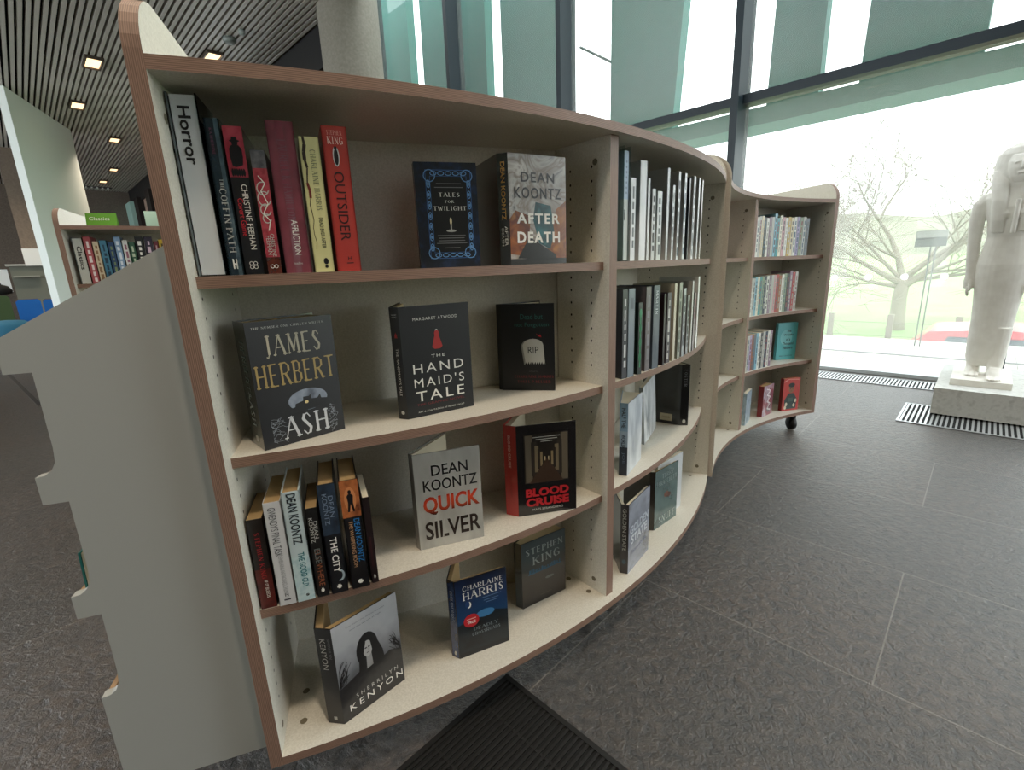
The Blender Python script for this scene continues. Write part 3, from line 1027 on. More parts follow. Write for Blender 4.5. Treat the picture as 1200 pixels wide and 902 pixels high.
def a_feehan(m, F, T, H):
    m.rect(F, 0, H * .67, T, H, nmat(('#84202f', '#a03244', '#b84a5a'), 40, 0.3, 0.6))
    x = T * .52
    m.decal(F, [(x - .0075, H * .745), (x - .003, H * .735), (x + .003, H * .74), (x + .0075, H * .75), (x + .0092, H * .80), (x + .0088, H * .855), (x + .005, H * .878), (x - .005, H * .878), (x - .0088, H * .855), (x - .0092, H * .80)], INK, .0006)
    m.disc(F, x, H * .893, .0042, .0055, INK, .0006)
    m.disc(F, x, H * .905, .0072, .0022, INK, .0007)
    m.rect(F, x - .0038, H * .905, x + .0038, H * .93, INK, .0007)
    for k in range(6):
        m.disc(F, T * (.2 + .12 * k), H * .70, .0018, .006, INK, .0006)
    m.down(F, 'CHRISTINE FEEHAN', T * .66, H * .40, .100, .0085, WHITE)
    m.down(F, 'Covert Game', T * .34, H * .40, .058, .0080, mat('#c52a38', 0.4))
    for dx, dy in ((-.003, .003), (.003, .003), (-.003, -.003), (.003, -.003)):
        m.line(F, [(T * .5 + dx + .0028 * math.cos(a), .015 + dy + .0028 * math.sin(a)) for a in [i * .7 for i in range(10)]], .0008, WHITE)
book('black paperback with a red top showing a man in silhouette', (-.433, .811), 19.5, .027, .135, .225, Z1, mat('#121217', .28, coat=.8), sart=a_feehan, hard=False, group=G1)
def a_swirl(m, F, T, H):
    m.rect(F, 0, 0, T, H * .86, nmat(('#8e2a38', '#b04450', '#6a1c28'), 50, 0.25, .8))
    m.rect(F, 0, H * .86, T, H, nmat(('#3a3a40', '#77777c'), 60, 0.25, .8))
    m.rect(F, 0, 0, T, H * .14, nmat(('#2a120d', '#6a2a1c'), 60, 0.25, 1.0), .0005)
    for cy, rr in ((.70, .010), (.62, .011), (.53, .009), (.46, .007)):
        m.line(F, [(T * .5 + rr * .85 * math.cos(a) , H * cy + rr * math.sin(a)) for a in [1 + i * .5 for i in range(11)]], .0016, LGREY, .0008)
    m.line(F, [(T * .3, H * .80), (T * .7, H * .74), (T * .35, H * .68), (T * .72, H * .58), (T * .3, H * .5), (T * .7, H * .44), (T * .5, H * .36)], .0014, WHITE, .0009)
    m.down(F, 'CHRISTINE', T * .66, H * .24, .036, .0058, LGREY, h=.0009)
    m.down(F, 'FEEHAN', T * .36, H * .24, .030, .0065, LGREY, h=.0009)
    for dx in (-.003, .003):
        m.line(F, [(T * .5 + dx + .0028 * math.cos(a), .012 + .0028 * math.sin(a)) for a in [i * .7 for i in range(10)]], .0008, WHITE, .0009)
book('short paperback with a swirling white script on dark red', (-.4015, .823), 20, .021, .125, .192, Z1, mat('#1a0d10', .25, coat=1.0), sart=a_swirl, hard=False, group=G1)
def a_affl(m, F, T, H):
    m.rect(F, T * .34, 0, T * .62, H, nmat(('#8d7b83', '#7a3444', '#8a4250'), 14, .25, .9, stretch=(1, 1, .25)))
    m.down(F, 'LAURELL K HAMILTON', T * .5, H * .62, .125, .0135, mat('#75525d', .4), serif=True)
    m.down(F, 'AFFLICTION', T * .56, H * .245, .056, .0098, WHITE)
    m.text(F, 'headline', T * .5, .016, .014, .004, LGREY)
book('wide maroon hardback with small white lettering low on its spine', (-.376, .833), 22, .041, .155, .237, Z1, nmat(('#6c2c38', '#7e3c48', '#582630'), 16, .28, .6), sart=a_affl, group=G1)
def a_dead(m, F, T, H):
    vn = mat('#2a2018', .5)
    pts = [(T * (.22 + .05 * math.sin(k * 1.9)), H * (1 - k * .055)) for k in range(16)]
    for k, (q, r) in enumerate(zip(pts, pts[1:])):
        m.line(F, [q, r], max(.0009, .0062 - abs(k - 1.5) * .0016 if k < 4 else .0030 - .0002 * k), vn)
    m.line(F, [pts[6], pts[7], pts[8]], .004, mat('#6a2620', .5), .0006)
    m.down(F, 'CHARLAINE HARRIS', T * .62, H * .69, .095, .0090, mat('#6f7558', .5), serif=True)
    m.down(F, 'DEAD EVER AFTER', T * .62, H * .30, .050, .0062, INK, bold=.01)
    m.disc(F, T * .62, .018, .004, .0055, INK); m.disc(F, T * .62, .009, .0026, .0026, INK)
book('pale yellow hardback with a dark twisted vine down its spine', (-.333, .850), 23, .031, .145, .216, Z1, mat('#cfcb92', .4, coat=.5), sart=a_dead, group=G1)
def a_out(m, F, T, H):
    m.text(F, 'STEPHEN', T * .5, H * .955, T * .6, .0075, mat('#e0a49a', .4), serif=True)
    m.text(F, 'KING', T * .5, H * .905, T * .62, .0125, mat('#eccfc4', .4), serif=True)
    m.disc(F, T * .48, H * .80, .0052, .016, mat('#cfd2d0', .4))
    m.disc(F, T * .48, H * .795, .0036, .013, INK, .0006)
    m.disc(F, T * .48, H * .855, .0024, .003, INK, .0006)
    m.down(F, 'OUTSIDER', T * .5, H * .46, .112, .0165, mat('#2b1416', .4))
    m.text(F, 'H', T * .56, .022, .006, .006, INK); m.rect(F, T * .42, .013, T * .7, .0145, INK)
book('red hardback with big dark OUTSIDER lettering on its spine', (-.299, .864), 24, .040, .155, .235, Z1, mat('#a8342c', .35, coat=.5), sart=a_out, group=G1)

# ---- cover-out books, top shelf
def a_twil(m, F, W, H):
    bl = mat('#3a68a6', .4); lb = mat('#6a9ad0', .4)
    m.rect(F, 0, 0, W, H, nmat(('#070c17', '#0d1728', '#16294a'), 60, .35, .4), .0003)
    m.rect(F, W * .17, H * .09, W * .90, H * .93, bl, .0005)
    m.rect(F, W * .178, H * .095, W * .892, H * .925, mat('#0b1220', .35, coat=.4), .0006)
    m.rect(F, W * .239, H * .147, W * .831, H * .873, bl, .0007)
    m.rect(F, W * .245, H * .15, W * .825, H * .87, mat('#0c0c0e', .35, coat=.4), .0008)
    for sx in (.21, .86):
        for sy in (.20, .30, .40, .5, .6, .70, .80):
            m.line(F, [(W * sx + W * .025 * math.cos(a), H * sy + H * .036 * math.sin(a)) for a in [i * .63 for i in range(11)]], .0016, lb, .0010)
            m.disc(F, W * sx, H * sy, .0018, .0035, lb, .001, 8)
    for sy in (.122, .897):
        for sx in (.3, .42, .54, .66, .78):
            m.line(F, [(W * sx + W * .05 * math.cos(a), H * sy + H * .018 * math.sin(a)) for a in [i * .63 for i in range(11)]], .0014, lb, .0010)
    for cx, cy in ((.235, .145), (.835, .145), (.235, .875), (.835, .875)):
        m.line(F, [(W * cx + W * .09 * math.cos(a), H * cy + H * .055 * math.sin(a)) for a in [i * .45 for i in range(15)]], .0016, lb, .0011)
    for t_, y, wd, hh in (('TALES', .70, .34, .040), ('FOR', .635, .15, .026), ('TWILIGHT', .572, .54, .042)):
        m.text(F, t_, W * .535, H * y, W * wd, H * hh, WHITE, serif=True, h=.0012)
    for y, wd in ((.80, .40), (.765, .46), (.31, .46), (.285, .42), (.26, .44), (.235, .5), (.19, .26)):
        m.rect(F, W * (.535 - wd / 2), H * y, W * (.535 + wd / 2), H * y + .0013, mat('#7d7d80', .4), .0012)
    m.rect(F, W * .525, H * .36, W * .548, H * .425, LGREY, .0012); m.disc(F, W * .535, H * .45, .0022, .007, mat('#e9dcb4', .3), .0012)
    m.disc(F, W * .535, H * .358, .010, .0025, LGREY, .0012)
facing('dark book with an ornate blue border around white lettering, top shelf', (-.173, .985), 16, .024, .123, .199, Z1, mat('#0b1322', .3, coat=.6), art=a_twil)
def a_after(m, F, W, H):
    m.rect(F, 0, 0, W, H, nmat(('#6a6a6c', '#b9b7b4', '#8a8078', '#cfccc8', '#77706a'), 11, .22, .3, dist=2.0), .0003)  # silvery mottling: glare put into the cover's colour
    m.decal(F, [(0, H * .1), (W * .30, H * .08), (W * .36, H * .45), (W * .1, H * .5), (0, H * .42)], nmat(('#9c5620', '#5c2814', '#b07434'), 22, .25, .3, dist=1.0), .0004)
    m.decal(F, [(W * .62, H * .05), (W, H * .02), (W, H * .6), (W * .82, H * .52), (W * .7, H * .3)], nmat(('#a86c24', '#743a10', '#bd8e48'), 22, .25, .3, dist=1.0), .0004)
    m.decal(F, [(W * .45, H * .58), (W * .72, H * .55), (W * .78, H * .3), (W * .70, H * .14), (W * .5, H * .2), (W * .40, H * .42)], nmat(('#23666c', '#103c42', '#468c90'), 26, .25, .3), .0005)
    m.decal(F, [(W * .12, H * .06), (W * .33, H * .26), (W * .8, H * .09), (W * .82, H * .04)], mat('#0e0b09', .25, coat=.3), .0006)
    m.rect(F, 0, 0, W, H * .055, mat('#120e0b', .25, coat=.3), .0006)
    for t_, y, wd, hh, c in (('DEAN', .80, .58, .088, mat('#2c2d30', .3)), ('KOONTZ', .66, .82, .10, mat('#1f2023', .3)), ('AFTER', .43, .76, .095, WHITE), ('DEATH', .255, .76, .105, WHITE)):
        m.text(F, t_, W * .5, H * y, W * wd, H * hh, c, h=.001, bold=.03 if 'N' not in t_ else .015, space=1.2)
def s_after(m, F, T, H):
    m.down(F, 'DEAN KOONTZ', T * .5, H * .67, .115, .0095, GOLD, bold=.02)
    m.down(F, 'AFTER', T * .66, H * .27, .04, .006, WHITE); m.down(F, 'DEATH', T * .32, H * .26, .036, .005, LGREY)
facing('glossy orange cover book, glare painted in silver, leaning open at the top shelf end', (.009, 1.060), 29, .022, .146, .225, Z1, mat('#26221f', .15, coat=1.0), S0=(-.013, 1.067), b=113, spine=mat('#141414', .2, coat=.9), art=a_after, sart=s_after)

# ---- second shelf
def a_ash(m, F, W, H):
    m.rect(F, 0, 0, W, H, nmat(('#08080b', '#121116', '#0b0c11'), 20, .4, .15), .0003)
    m.disc(F, W * .58, H * .335, W * .24, H * .09, nmat(('#3b4250', '#8d97a8', '#4e5666'), 18, .3, .6), .0004, 28)
    c = INK
    m.decal(F, [(W * .34, H * .24), (W * .9, H * .26), (W * .86, H * .31), (W * .74, H * .325), (W * .73, H * .36), (W * .69, H * .33), (W * .62, H * .335), (W * .615, H * .375), (W * .59, H * .36), (W * .52, H * .362), (W * .515, H * .33), (W * .42, H * .315), (W * .41, H * .29), (W * .36, H * .285)], c, .0006)
    m.disc(F, W * .555, H * .315, .0035, .003, mat('#d8c48a', .4), .0008, 10)
    m.text(F, 'THE NUMBER ONE CHILLER WRITER', W * .48, H * .95, W * .84, .0042, LGREY, serif=True)
    m.text(F, 'JAMES', W * .50, H * .80, W * .64, H * .185, SILV, serif=True, h=.0009)
    m.text(F, 'HERBERT', W * .49, H * .575, W * .93, H * .19, mat('#a9915c', .35, metal=.2), serif=True, h=.0009)
    m.text(F, 'ASH', W * .52, H * .135, W * .56, H * .19, mat('#c9cbd0', .35), serif=True, h=.0009)
    rg = random.Random(3)
    wb = mat('#8b8f98', .4)
    for sx, d in ((.12, 1), (.9, -1)):
        for k in range(16):
            x, y = W * sx, H * (.05 + .012 * k)
            p = [(x, y)]
            for j in range(4):
                x += d * W * rg.uniform(-.03, .07); y += H * rg.uniform(-.03, .03)
                p.append((x, max(.002, y)))
            m.line(F, p, .0006, wb, .0007)
def s_ash(m, F, T, H):
    m.down(F, 'HERBERT', T * .5, H * .66, .090, .020, mat('#5a6360', .4), serif=True)
    m.down(F, '&', T * .5, H * .42, .016, .016, mat('#8a8f90', .4), serif=True)
    m.down(F, 'ASH', T * .5, H * .28, .048, .022, mat('#9fa5a6', .4), serif=True)
    m.rect(F, T * .4, .010, T * .6, .022, LGREY)
facing('thick black hardback with gold and silver lettering and a dark castle', (-.451, .808), 46, .067, .155, .231, Z1 - PITCH, mat('#141418', .25, coat=.9), S0=(-.497, .856), b=53, spine=nmat(('#222c2c', '#2e3a3a', '#1a2020'), 20, .25, .9), art=a_ash, sart=s_ash)
def a_hand(m, F, W, H):
    m.rect(F, 0, 0, W, H, mat('#0b0c0f', .5, coat=.1), .0003)
    m.text(F, 'MARGARET ATWOOD', W * .5, H * .885, W * .64, .0062, WHITE, space=1.25)
    r = mat('#b02a28', .45)
    m.decal(F, [(W * .485, H * .76), (W * .515, H * .76), (W * .56, H * .66), (W * .575, H * .625), (W * .54, H * .605), (W * .46, H * .605), (W * .425, H * .625), (W * .44, H * .66)], r, .0006)
    m.disc(F, W * .5, H * .765, .0035, .0045, WHITE, .0007, 12); m.disc(F, W * .5, H * .745, .0055, .007, r, .0008, 12)
    for t_, y, wd, hh in (('THE', .545, .20, .026), ('HAND', .445, .74, .085), ("MAID'S", .315, .74, .085), ('TALE', .19, .72, .092)):
        m.text(F, t_, W * .5, H * y, W * wd, H * hh, WHITE, space=1.3)
    m.text(F, 'THE GRAPHIC NOVEL', W * .5, H * .113, W * .72, .0050, mat('#6e2226', .5))
    m.text(F, 'ART & ADAPTATION BY RENEE NAULT', W * .5, H * .045, W * .70, .0036, LGREY)
def s_hand(m, F, T, H):
    m.text(F, 'MARGARET', T * .5, H * .935, T * .55, .0028, LGREY); m.text(F, 'ATWOOD', T * .5, H * .915, T * .5, .0028, LGREY)
    m.decal(F, [(T * .5, H * .785), (T * .66, H * .735), (T * .34, H * .735)], mat('#b02a28', .45)); m.disc(F, T * .5, H * .755, .003, .004, mat('#b02a28', .45), .0006)
    m.down(F, "THE HANDMAID'S TALE", T * .5, H * .43, .100, .0060, WHITE)
    m.disc(F, T * .5, .014, .0042, .0042, LGREY)
facing('black book with a red hooded figure above tall white lettering', (-.223, .962), 33, .023, .159, .236, Z1 - PITCH, mat('#101114', .35, coat=.3), S0=(-.244, .971), b=95, art=a_hand, sart=s_hand)
def a_rip(m, F, W, H):
    m.rect(F, 0, 0, W, H, mat('#101012', .4), .0003)
    tl = mat('#2c6b62', .5)
    m.text(F, 'Dead but', W * .58, H * .855, W * .42, .013, tl); m.text(F, 'not Forgotten', W * .58, H * .76, W * .64, .013, tl)
    st = [(W * .40, H * .53), (W * .45, H * .31), (W * .82, H * .31), (W * .79, H * .53)] + [(W * (.60 + .19 * math.cos(a)), H * (.53 + .075 * math.sin(a))) for a in [i * math.pi / 10 for i in range(1, 10)]]
    m.decal(F, [(x - W * .03, y - H * .005) for x, y in st], mat('#8c8c86', .5), .0004)
    m.decal(F, st, mat('#cdccc4', .5), .0006)
    m.text(F, 'RIP', W * .60, H * .475, W * .20, .017, INK, h=.0009)
    for k in range(9):
        x = W * (.46 + .042 * k)
        m.decal(F, [(x - .003, H * .305), (x + .003, H * .305), (x + .001, H * .34)], mat('#101012', .4), .0008)
    m.decal(F, [(W * .66, H * .665), (W * .70, H * .645), (W * .74, H * .655), (W * .76, H * .62), (W * .71, H * .63), (W * .68, H * .645)], REDI, .0006)
    m.text(F, 'edited by', W * .6, H * .225, W * .18, .004, mat('#5a5a5a', .5))
    m.text(F, 'CHARLAINE HARRIS', W * .6, H * .165, W * .74, .0068, mat('#7e1d22', .5), serif=True)
    m.text(F, 'TONI L P KELNER', W * .6, H * .105, W * .64, .0068, mat('#7e1d22', .5), serif=True)
facing('black book with a white gravestone on its cover', (-.022, 1.181), -11, .013, .133, .218, Z1 - PITCH, mat('#0f0f11', .4), S0=(-.0325, 1.1895), b=32, art=a_rip, pages=PAPERW)

# ---- third shelf, spine-out
G3 = 'spine-out books on the third horror shelf'
Z3 = ZS[2]
def logo(m, F, T, c=WHITE):
    m.rect(F, T * .42, .010, T * .58, .019, c)
    m.rect(F, T * .36, .012, T * .64, .0165, c, .0005)
def a_king(m, F, T, H):
    m.rect(F, 0, 0, T, H * .45, nmat(('#2a0c0c', '#5a1a14', '#38100e'), 30, .35, .4))
    m.down(F, 'STEPHEN KING', T * .52, H * .60, .095, .0085, mat('#a2222a', .4), serif=True)
    m.down(F, 'IF IT BLEEDS', T * .58, H * .22, .036, .0055, WHITE)
book('short dark red and black paperback against the left panel', (-.494, .780), 18.5, .027, .12, .187, Z3, mat('#17110f', .4, coat=.3), sart=a_king, pages=PAPERT, hard=False, group=G3)
def a_gw(m, F, T, H):
    g = mat('#4a4c52', .5)
    m.down(F, "GWENDY'S FINAL TASK", T * .45, H * .72, .100, .0135, g)
    m.down(F, 'STEPHEN KING AND RICHARD CHIZMAR', T * .5, H * .30, .088, .0075, mat('#9a9ca0', .5))
    m.text(F, 'H', T * .5, .022, .006, .007, INK); m.rect(F, T * .3, .010, T * .7, .013, g)
book('white paperback with grey condensed lettering, third shelf row', (-.462, .787), 19, .029, .13, .216, Z3, mat('#d4d5d8', .4, coat=.4), sart=a_gw, pages=PAPERT, hard=False, group=G3)
def a_good(m, F, T, H):
    m.rect(F, 0, 0, T, H * .42, nmat(('#a9cbd2', '#c9dde0', '#8fb8c2'), 40, .4, .4))
    m.down(F, 'DEAN KOONTZ', T * .52, H * .76, .104, .0165, mat('#1d2a33', .4), bold=.02)
    m.down(F, 'THE GOOD GUY', T * .58, H * .29, .076, .0115, mat('#1b6f78', .4), bold=.02)
    m.disc(F, T * .6, .012, .003, .003, INK)
book('pale icy blue-white hardback with bold black and teal lettering', (-.4315, .797), 20, .031, .13, .230, Z3, mat('#c6d6da', .35, coat=.5), sart=a_good, pages=PAPERT, group=G3)
def a_else(m, F, T, H):
    m.down(F, 'DEAN', T * .68, H * .76, .036, .0068, LGREY); m.down(F, 'KOONTZ', T * .34, H * .76, .052, .0068, LGREY)
    m.down(F, 'ELSEWHERE', T * .52, H * .33, .078, .0105, mat('#9a5a3c', .4))
    m.down(F, 'ELSE', T * .52, H * .47, .031, .0104, mat('#6d7a7a', .4), h=.0009)
    logo(m, F, T)
book('shorter black paperback with orange lettering between taller spines', (-.3975, .808), 20, .0215, .12, .191, Z3, mat('#101113', .4, coat=.3), sart=a_else, pages=PAPERT, hard=False, group=G3)
def a_city(m, F, T, H):
    m.rect(F, 0, H * .55, T, H, nmat(('#18222f', '#2b3a4c', '#151c26'), 30, .3, .6))
    m.down(F, 'DEAN', T * .68, H * .80, .044, .0085, mat('#7d8ea4', .4)); m.down(F, 'KOONTZ', T * .34, H * .78, .064, .0085, mat('#7d8ea4', .4))
    m.down(F, 'THE CITY', T * .5, H * .36, .076, .0125, WHITE, bold=.01)
    mo = [(T * .62 + .009 * math.cos(a), H * .165 + .013 * math.sin(a)) for a in [-1.9 + i * .38 for i in range(11)]] + [(T * .62 - .003 + .008 * math.cos(a), H * .168 + .011 * math.sin(a)) for a in [1.7 - i * .36 for i in range(10)]]
    m.decal(F, mo, mat('#9fb0b8', .4), .0006)
    logo(m, F, T)
book('dark navy hardback with white lettering and a crescent moon', (-.3725, .816), 20.5, .031, .13, .234, Z3, mat('#10141b', .3, coat=.5), sart=a_city, pages=PAPERT, group=G3)
def a_whis(m, F, T, H):
    m.rect(F, 0, H * .67, T, H, nmat(('#5e2d18', '#b46a3c', '#8a4524'), 26, .3, .6))
    m.disc(F, T * .5, H * .83, T * .32, H * .11, mat('#c98252', .4), .0005)
    x = T * .5
    m.disc(F, x, H * .895, .003, .0045, INK, .0007)
    m.decal(F, [(x - .0065, H * .72), (x - .003, H * .72), (x, H * .79), (x + .003, H * .72), (x + .0065, H * .72), (x + .0045, H * .80), (x + .006, H * .86), (x + .003, H * .878), (x - .003, H * .878), (x - .006, H * .86), (x - .0045, H * .80)], INK, .0007)
    m.down(F, 'DEAN KOONTZ', T * .70, H * .45, .094, .0105, mat('#2f7fc4', .4))
    m.down(F, 'THE WHISPERING ROOM', T * .36, H * .42, .100, .0070, mat('#c79a74', .4))
    logo(m, F, T)
book('black hardback with an orange top and a walking figure on its spine', (-.336, .829), 21, .034, .13, .234, Z3, mat('#111216', .3, coat=.5), sart=a_whis, pages=PAPERT, group=G3)
def a_thin(m, F, T, H):
    m.rect(F, T * .3, H * .2, T * .6, H * .55, nmat(('#3a1a20', '#2a1216'), 60, .4, .3)); logo(m, F, T, LGREY)
book('thin dark maroon paperback at the right end of the third shelf row', (-.3015, .846), 22, .0135, .12, .190, Z3, mat('#1c1013', .4, coat=.3), sart=a_thin, pages=PAPERW, hard=False, group=G3)

def a_quick(m, F, W, H):
    m.rect(F, 0, 0, W, H, nmat(('#8f8f8b', '#b3b2ac', '#a09f9a'), 12, .25, .6, stretch=(1, 1, .4)), .0003)
    m.text(F, 'DEAN', W * .53, H * .815, W * .55, H * .11, mat('#26262a', .35), bold=.01)
    m.text(F, 'KOONTZ', W * .53, H * .665, W * .82, H * .115, mat('#26262a', .35), bold=.01)
    m.text(F, 'QUICK', W * .53, H * .45, W * .86, H * .20, gmat(('#3a1d18', '#c0492c', '#d6492e', '#9c2a22'), .05, .3, .5, H * .36), bold=.03)
    m.text(F, 'SILVER', W * .53, H * .19, W * .86, H * .19, mat('#2b211e', .35), bold=.018)
    m.decal(F, [(W * .35, H * .1), (W * .37, H * .1), (W * .40, H * .3), (W * .37, H * .26)], mat('#a8a7a2', .3), .0010)
facing('silver-grey hardback with big red and black lettering, standing ajar', (-.222, .956), 19, .02, .150, .230, Z3, mat('#a2a19c', .25, coat=.6), S0=(-.233, .968), b=66, spine=mat('#8d8c88', .25, coat=.6), art=a_quick, pages=PAPERW)
def a_blood(m, F, W, H):
    m.rect(F, 0, 0, W, H, mat('#141214', .25, coat=.8), .0003)
    m.rect(F, W * .12, H * .36, W * .86, H * .90, mat('#1f1b17', .3), .0004)
    cx, cy = W * .5, H * .62
    for k, (s_, c) in enumerate(((1.0, '#5d5446'), (.72, '#2c2620'), (.56, '#6b5f4a'), (.42, '#241f1a'), (.30, '#7d6d50'), (.2, '#1d1814'), (.1, '#d8c69a'))):
        m.decal(F, [(cx - W * .36 * s_, cy - H * .25 * s_), (cx - W * .24 * s_, cy - H * .25 * s_), (cx - W * .24 * s_, cy + H * .27 * s_), (cx - W * .36 * s_, cy + H * .27 * s_)], mat(c, .4), .0005 + k * .0001)
        m.decal(F, [(cx + W * .24 * s_, cy - H * .25 * s_), (cx + W * .36 * s_, cy - H * .25 * s_), (cx + W * .36 * s_, cy + H * .27 * s_), (cx + W * .24 * s_, cy + H * .27 * s_)], mat(c, .4), .0005 + k * .0001)
    m.decal(F, [(W * .2, H * .36), (W * .78, H * .36), (cx + .002, cy), (cx - .002, cy)], mat('#3a2a20', .35), .0012)
    for y, wd in ((.86, .46), (.835, .36), (.81, .2)):
        m.rect(F, W * (.5 - wd / 2), H * y, W * (.5 + wd / 2), H * y + .0016, LGREY, .0012)
    rd = mat('#b5232a', .4)
    m.text(F, 'BLOOD', W * .50, H * .255, W * .74, H * .095, rd, bold=.05, h=.0014)
    m.text(F, 'CRUISE', W * .50, H * .145, W * .74, H * .095, rd, bold=.05, h=.0014)
    m.text(F, 'MATS STRANDBERG', W * .50, H * .06, W * .52, .0058, LGREY, h=.0014)
def s_blood(m, F, T, H):
    m.down(F, 'BLOOD CRUISE', T * .45, H * .72, .085, .0072, mat('#d9a49c', .4), bold=.02); m.down(F, 'MATS STRANDBERG', T * .5, H * .34, .060, .0045, mat('#8e1d1c', .4))
facing('black book with a red spine and a gloomy corridor on its cover', (.004, 1.088), 12, .036, .154, .241, Z3, mat('#171416', .25, coat=.8), S0=(-.027, 1.104), b=72, spine=mat('#ab2420', .35, coat=.5), art=a_blood, sart=s_blood, pages=PAPERW)

# ---- bottom shelf
def a_ken(m, F, W, H):
    m.rect(F, 0, 0, W, H, gmat(('#161517', '#222123', '#6d6f74', '#9fa1a6', '#b0b2b6'), H, .4, .1), .0003)
    dk = mat('#19181a', .4)
    m.decal(F, [(0, 0), (W, 0), (W, H * .38), (W * .8, H * .44), (W * .6, H * .40), (W * .3, H * .42), (0, H * .36)], nmat(('#161517', '#242325', '#1b1a1c'), 40, .35, .4), .0004)
    m.disc(F, W * .47, H * .60, W * .17, H * .175, dk, .0005, 24)
    m.decal(F, [(W * .30, H * .36), (W * .72, H * .36), (W * .70, H * .5), (W * .62, H * .66), (W * .34, H * .62)], dk, .0006)
    m.disc(F, W * .47, H * .605, W * .072, H * .085, mat('#a7a6a6', .5), .0008, 20)
    m.decal(F, [(W * .43, H * .40), (W * .53, H * .41), (W * .52, H * .54), (W * .44, H * .54)], mat('#8f8e8e', .5), .0007)
    m.decal(F, [(W * .39, H * .55), (W * .45, H * .68), (W * .42, H * .72), (W * .36, H * .62)], dk, .0009); m.decal(F, [(W * .54, H * .55), (W * .52, H * .66), (W * .54, H * .70), (W * .60, H * .60)], dk, .0009)
    for ex in (.445, .495):
        m.disc(F, W * ex, H * .62, .003, .0018, INK, .001, 10)
    m.disc(F, W * .47, H * .565, .0038, .0013, mat('#5d5a5a', .5), .001, 10); m.line(F, [(W * .472, H * .615), (W * .476, H * .588)], .0009, mat('#7d7b7b', .5), .001)
    rg = random.Random(8)
    for sx, d in ((.02, 1), (.98, -1)):
        for k in range(22):
            x, y = W * sx, H * rg.uniform(.36, .46)
            p = [(x, y)]
            for j in range(4):
                x += d * W * rg.uniform(0, .055); y += H * rg.uniform(.0, .06)
                p.append((min(W, max(0, x)), y))
            m.line(F, p, .0011, dk, .0006)
    for t_, y, wd in (('One reason they tell you not to go', .93, .6), ('into the woods at night', .885, .5)):
        m.text(F, t_, W * .5, H * y, W * wd, .0042, mat('#5b5c60', .5))
    m.text(F, 'SHERRILYN', W * .56, H * .20, W * .68, H * .042, LGREY, space=1.7)
    m.text(F, 'KENYON', W * .54, H * .115, W * .86, H * .066, WHITE, space=1.45)
def s_ken(m, F, T, H):
    m.down(F, 'SHERRILYN', T * .78, H * .80, .048, .0055, mat('#6d6d6f', .4)); m.down(F, 'KENYON', T * .40, H * .74, .074, .012, LGREY)
    m.rect(F, T * .4, .010, T * .6, .018, LGREY)
facing('grey photo-cover book showing a long-haired woman, bottom shelf corner', (-.383, .806), 46, .036, .151, .236, ZB, mat('#2a292b', .3, coat=.5), S0=(-.4185, .8115), b=108, spine=mat('#121113', .35, coat=.4), art=a_ken, sart=s_ken, pages=PAPERT)
def a_harr(m, F, W, H):
    m.rect(F, 0, 0, W, H, gmat(('#0d0f14', '#12202c', '#153a60', '#1a3056', '#121a2e'), H, .35, .3), .0003)
    m.decal(F, [(0, H * .42), (W * .3, H * .50), (W * .5, H * .46), (W * .7, H * .51), (W, H * .45), (W, H * .06), (0, H * .06)], nmat(('#0b0f13', '#141e26', '#10181e'), 30, .35, .2), .0004)
    m.disc(F, W * .55, H * .50, W * .18, H * .05, mat('#3f78a8', .3), .0005)
    m.text(F, 'CHARLAINE', W * .53, H * .885, W * .78, H * .062, WHITE, serif=True)
    m.text(F, 'HARRIS', W * .53, H * .785, W * .80, H * .105, WHITE, serif=True)
    m.disc(F, W * .24, H * .665, .006, .009, WHITE, .0006, 16); m.disc(F, W * .215, H * .675, .006, .009, mat('#23406e', .3), .0007, 16)
    m.disc(F, W * .27, H * .455, W * .15, H * .085, mat('#b5202a', .35), .0008, 24)
    m.text(F, 'TRUE', W * .27, H * .435, W * .16, .007, WHITE, bold=.03, h=.001); m.rect(F, W * .18, H * .475, W * .36, H * .485, mat('#e3b0a8', .4), .001)
    c = mat('#7f8a90', .4)
    m.text(F, 'DEADLY', W * .55, H * .33, W * .5, H * .042, c, serif=True); m.text(F, 'CROSSROADS', W * .55, H * .265, W * .56, H * .042, c, serif=True)
    for y, wd in ((.70, .4), (.66, .3), (.63, .22)):
        m.rect(F, W * (.68 - wd / 2), H * y, W * (.68 + wd / 2), H * y + .0012, mat('#6f8fb0', .4), .0007)
def s_harr(m, F, T, H):
    m.rect(F, T * .1, 0, T * .9, H, nmat(('#22304c', '#31456a', '#1c2840'), 40, .2, 1.0)); m.down(F, 'CHARLAINE HARRIS', T * .5, H * .68, .085, .008, mat('#8fa0bc', .4), serif=True)
    m.disc(F, T * .5, .012, .003, .006, WHITE)
facing('small dark blue book with a round red sticker, bottom shelf', (-.154, .967), 24, .023, .132, .214, ZB, mat('#1a2238', .2, coat=1.0), S0=(-.174, .979), b=88, art=a_harr, sart=s_harr, pages=PAPERT)
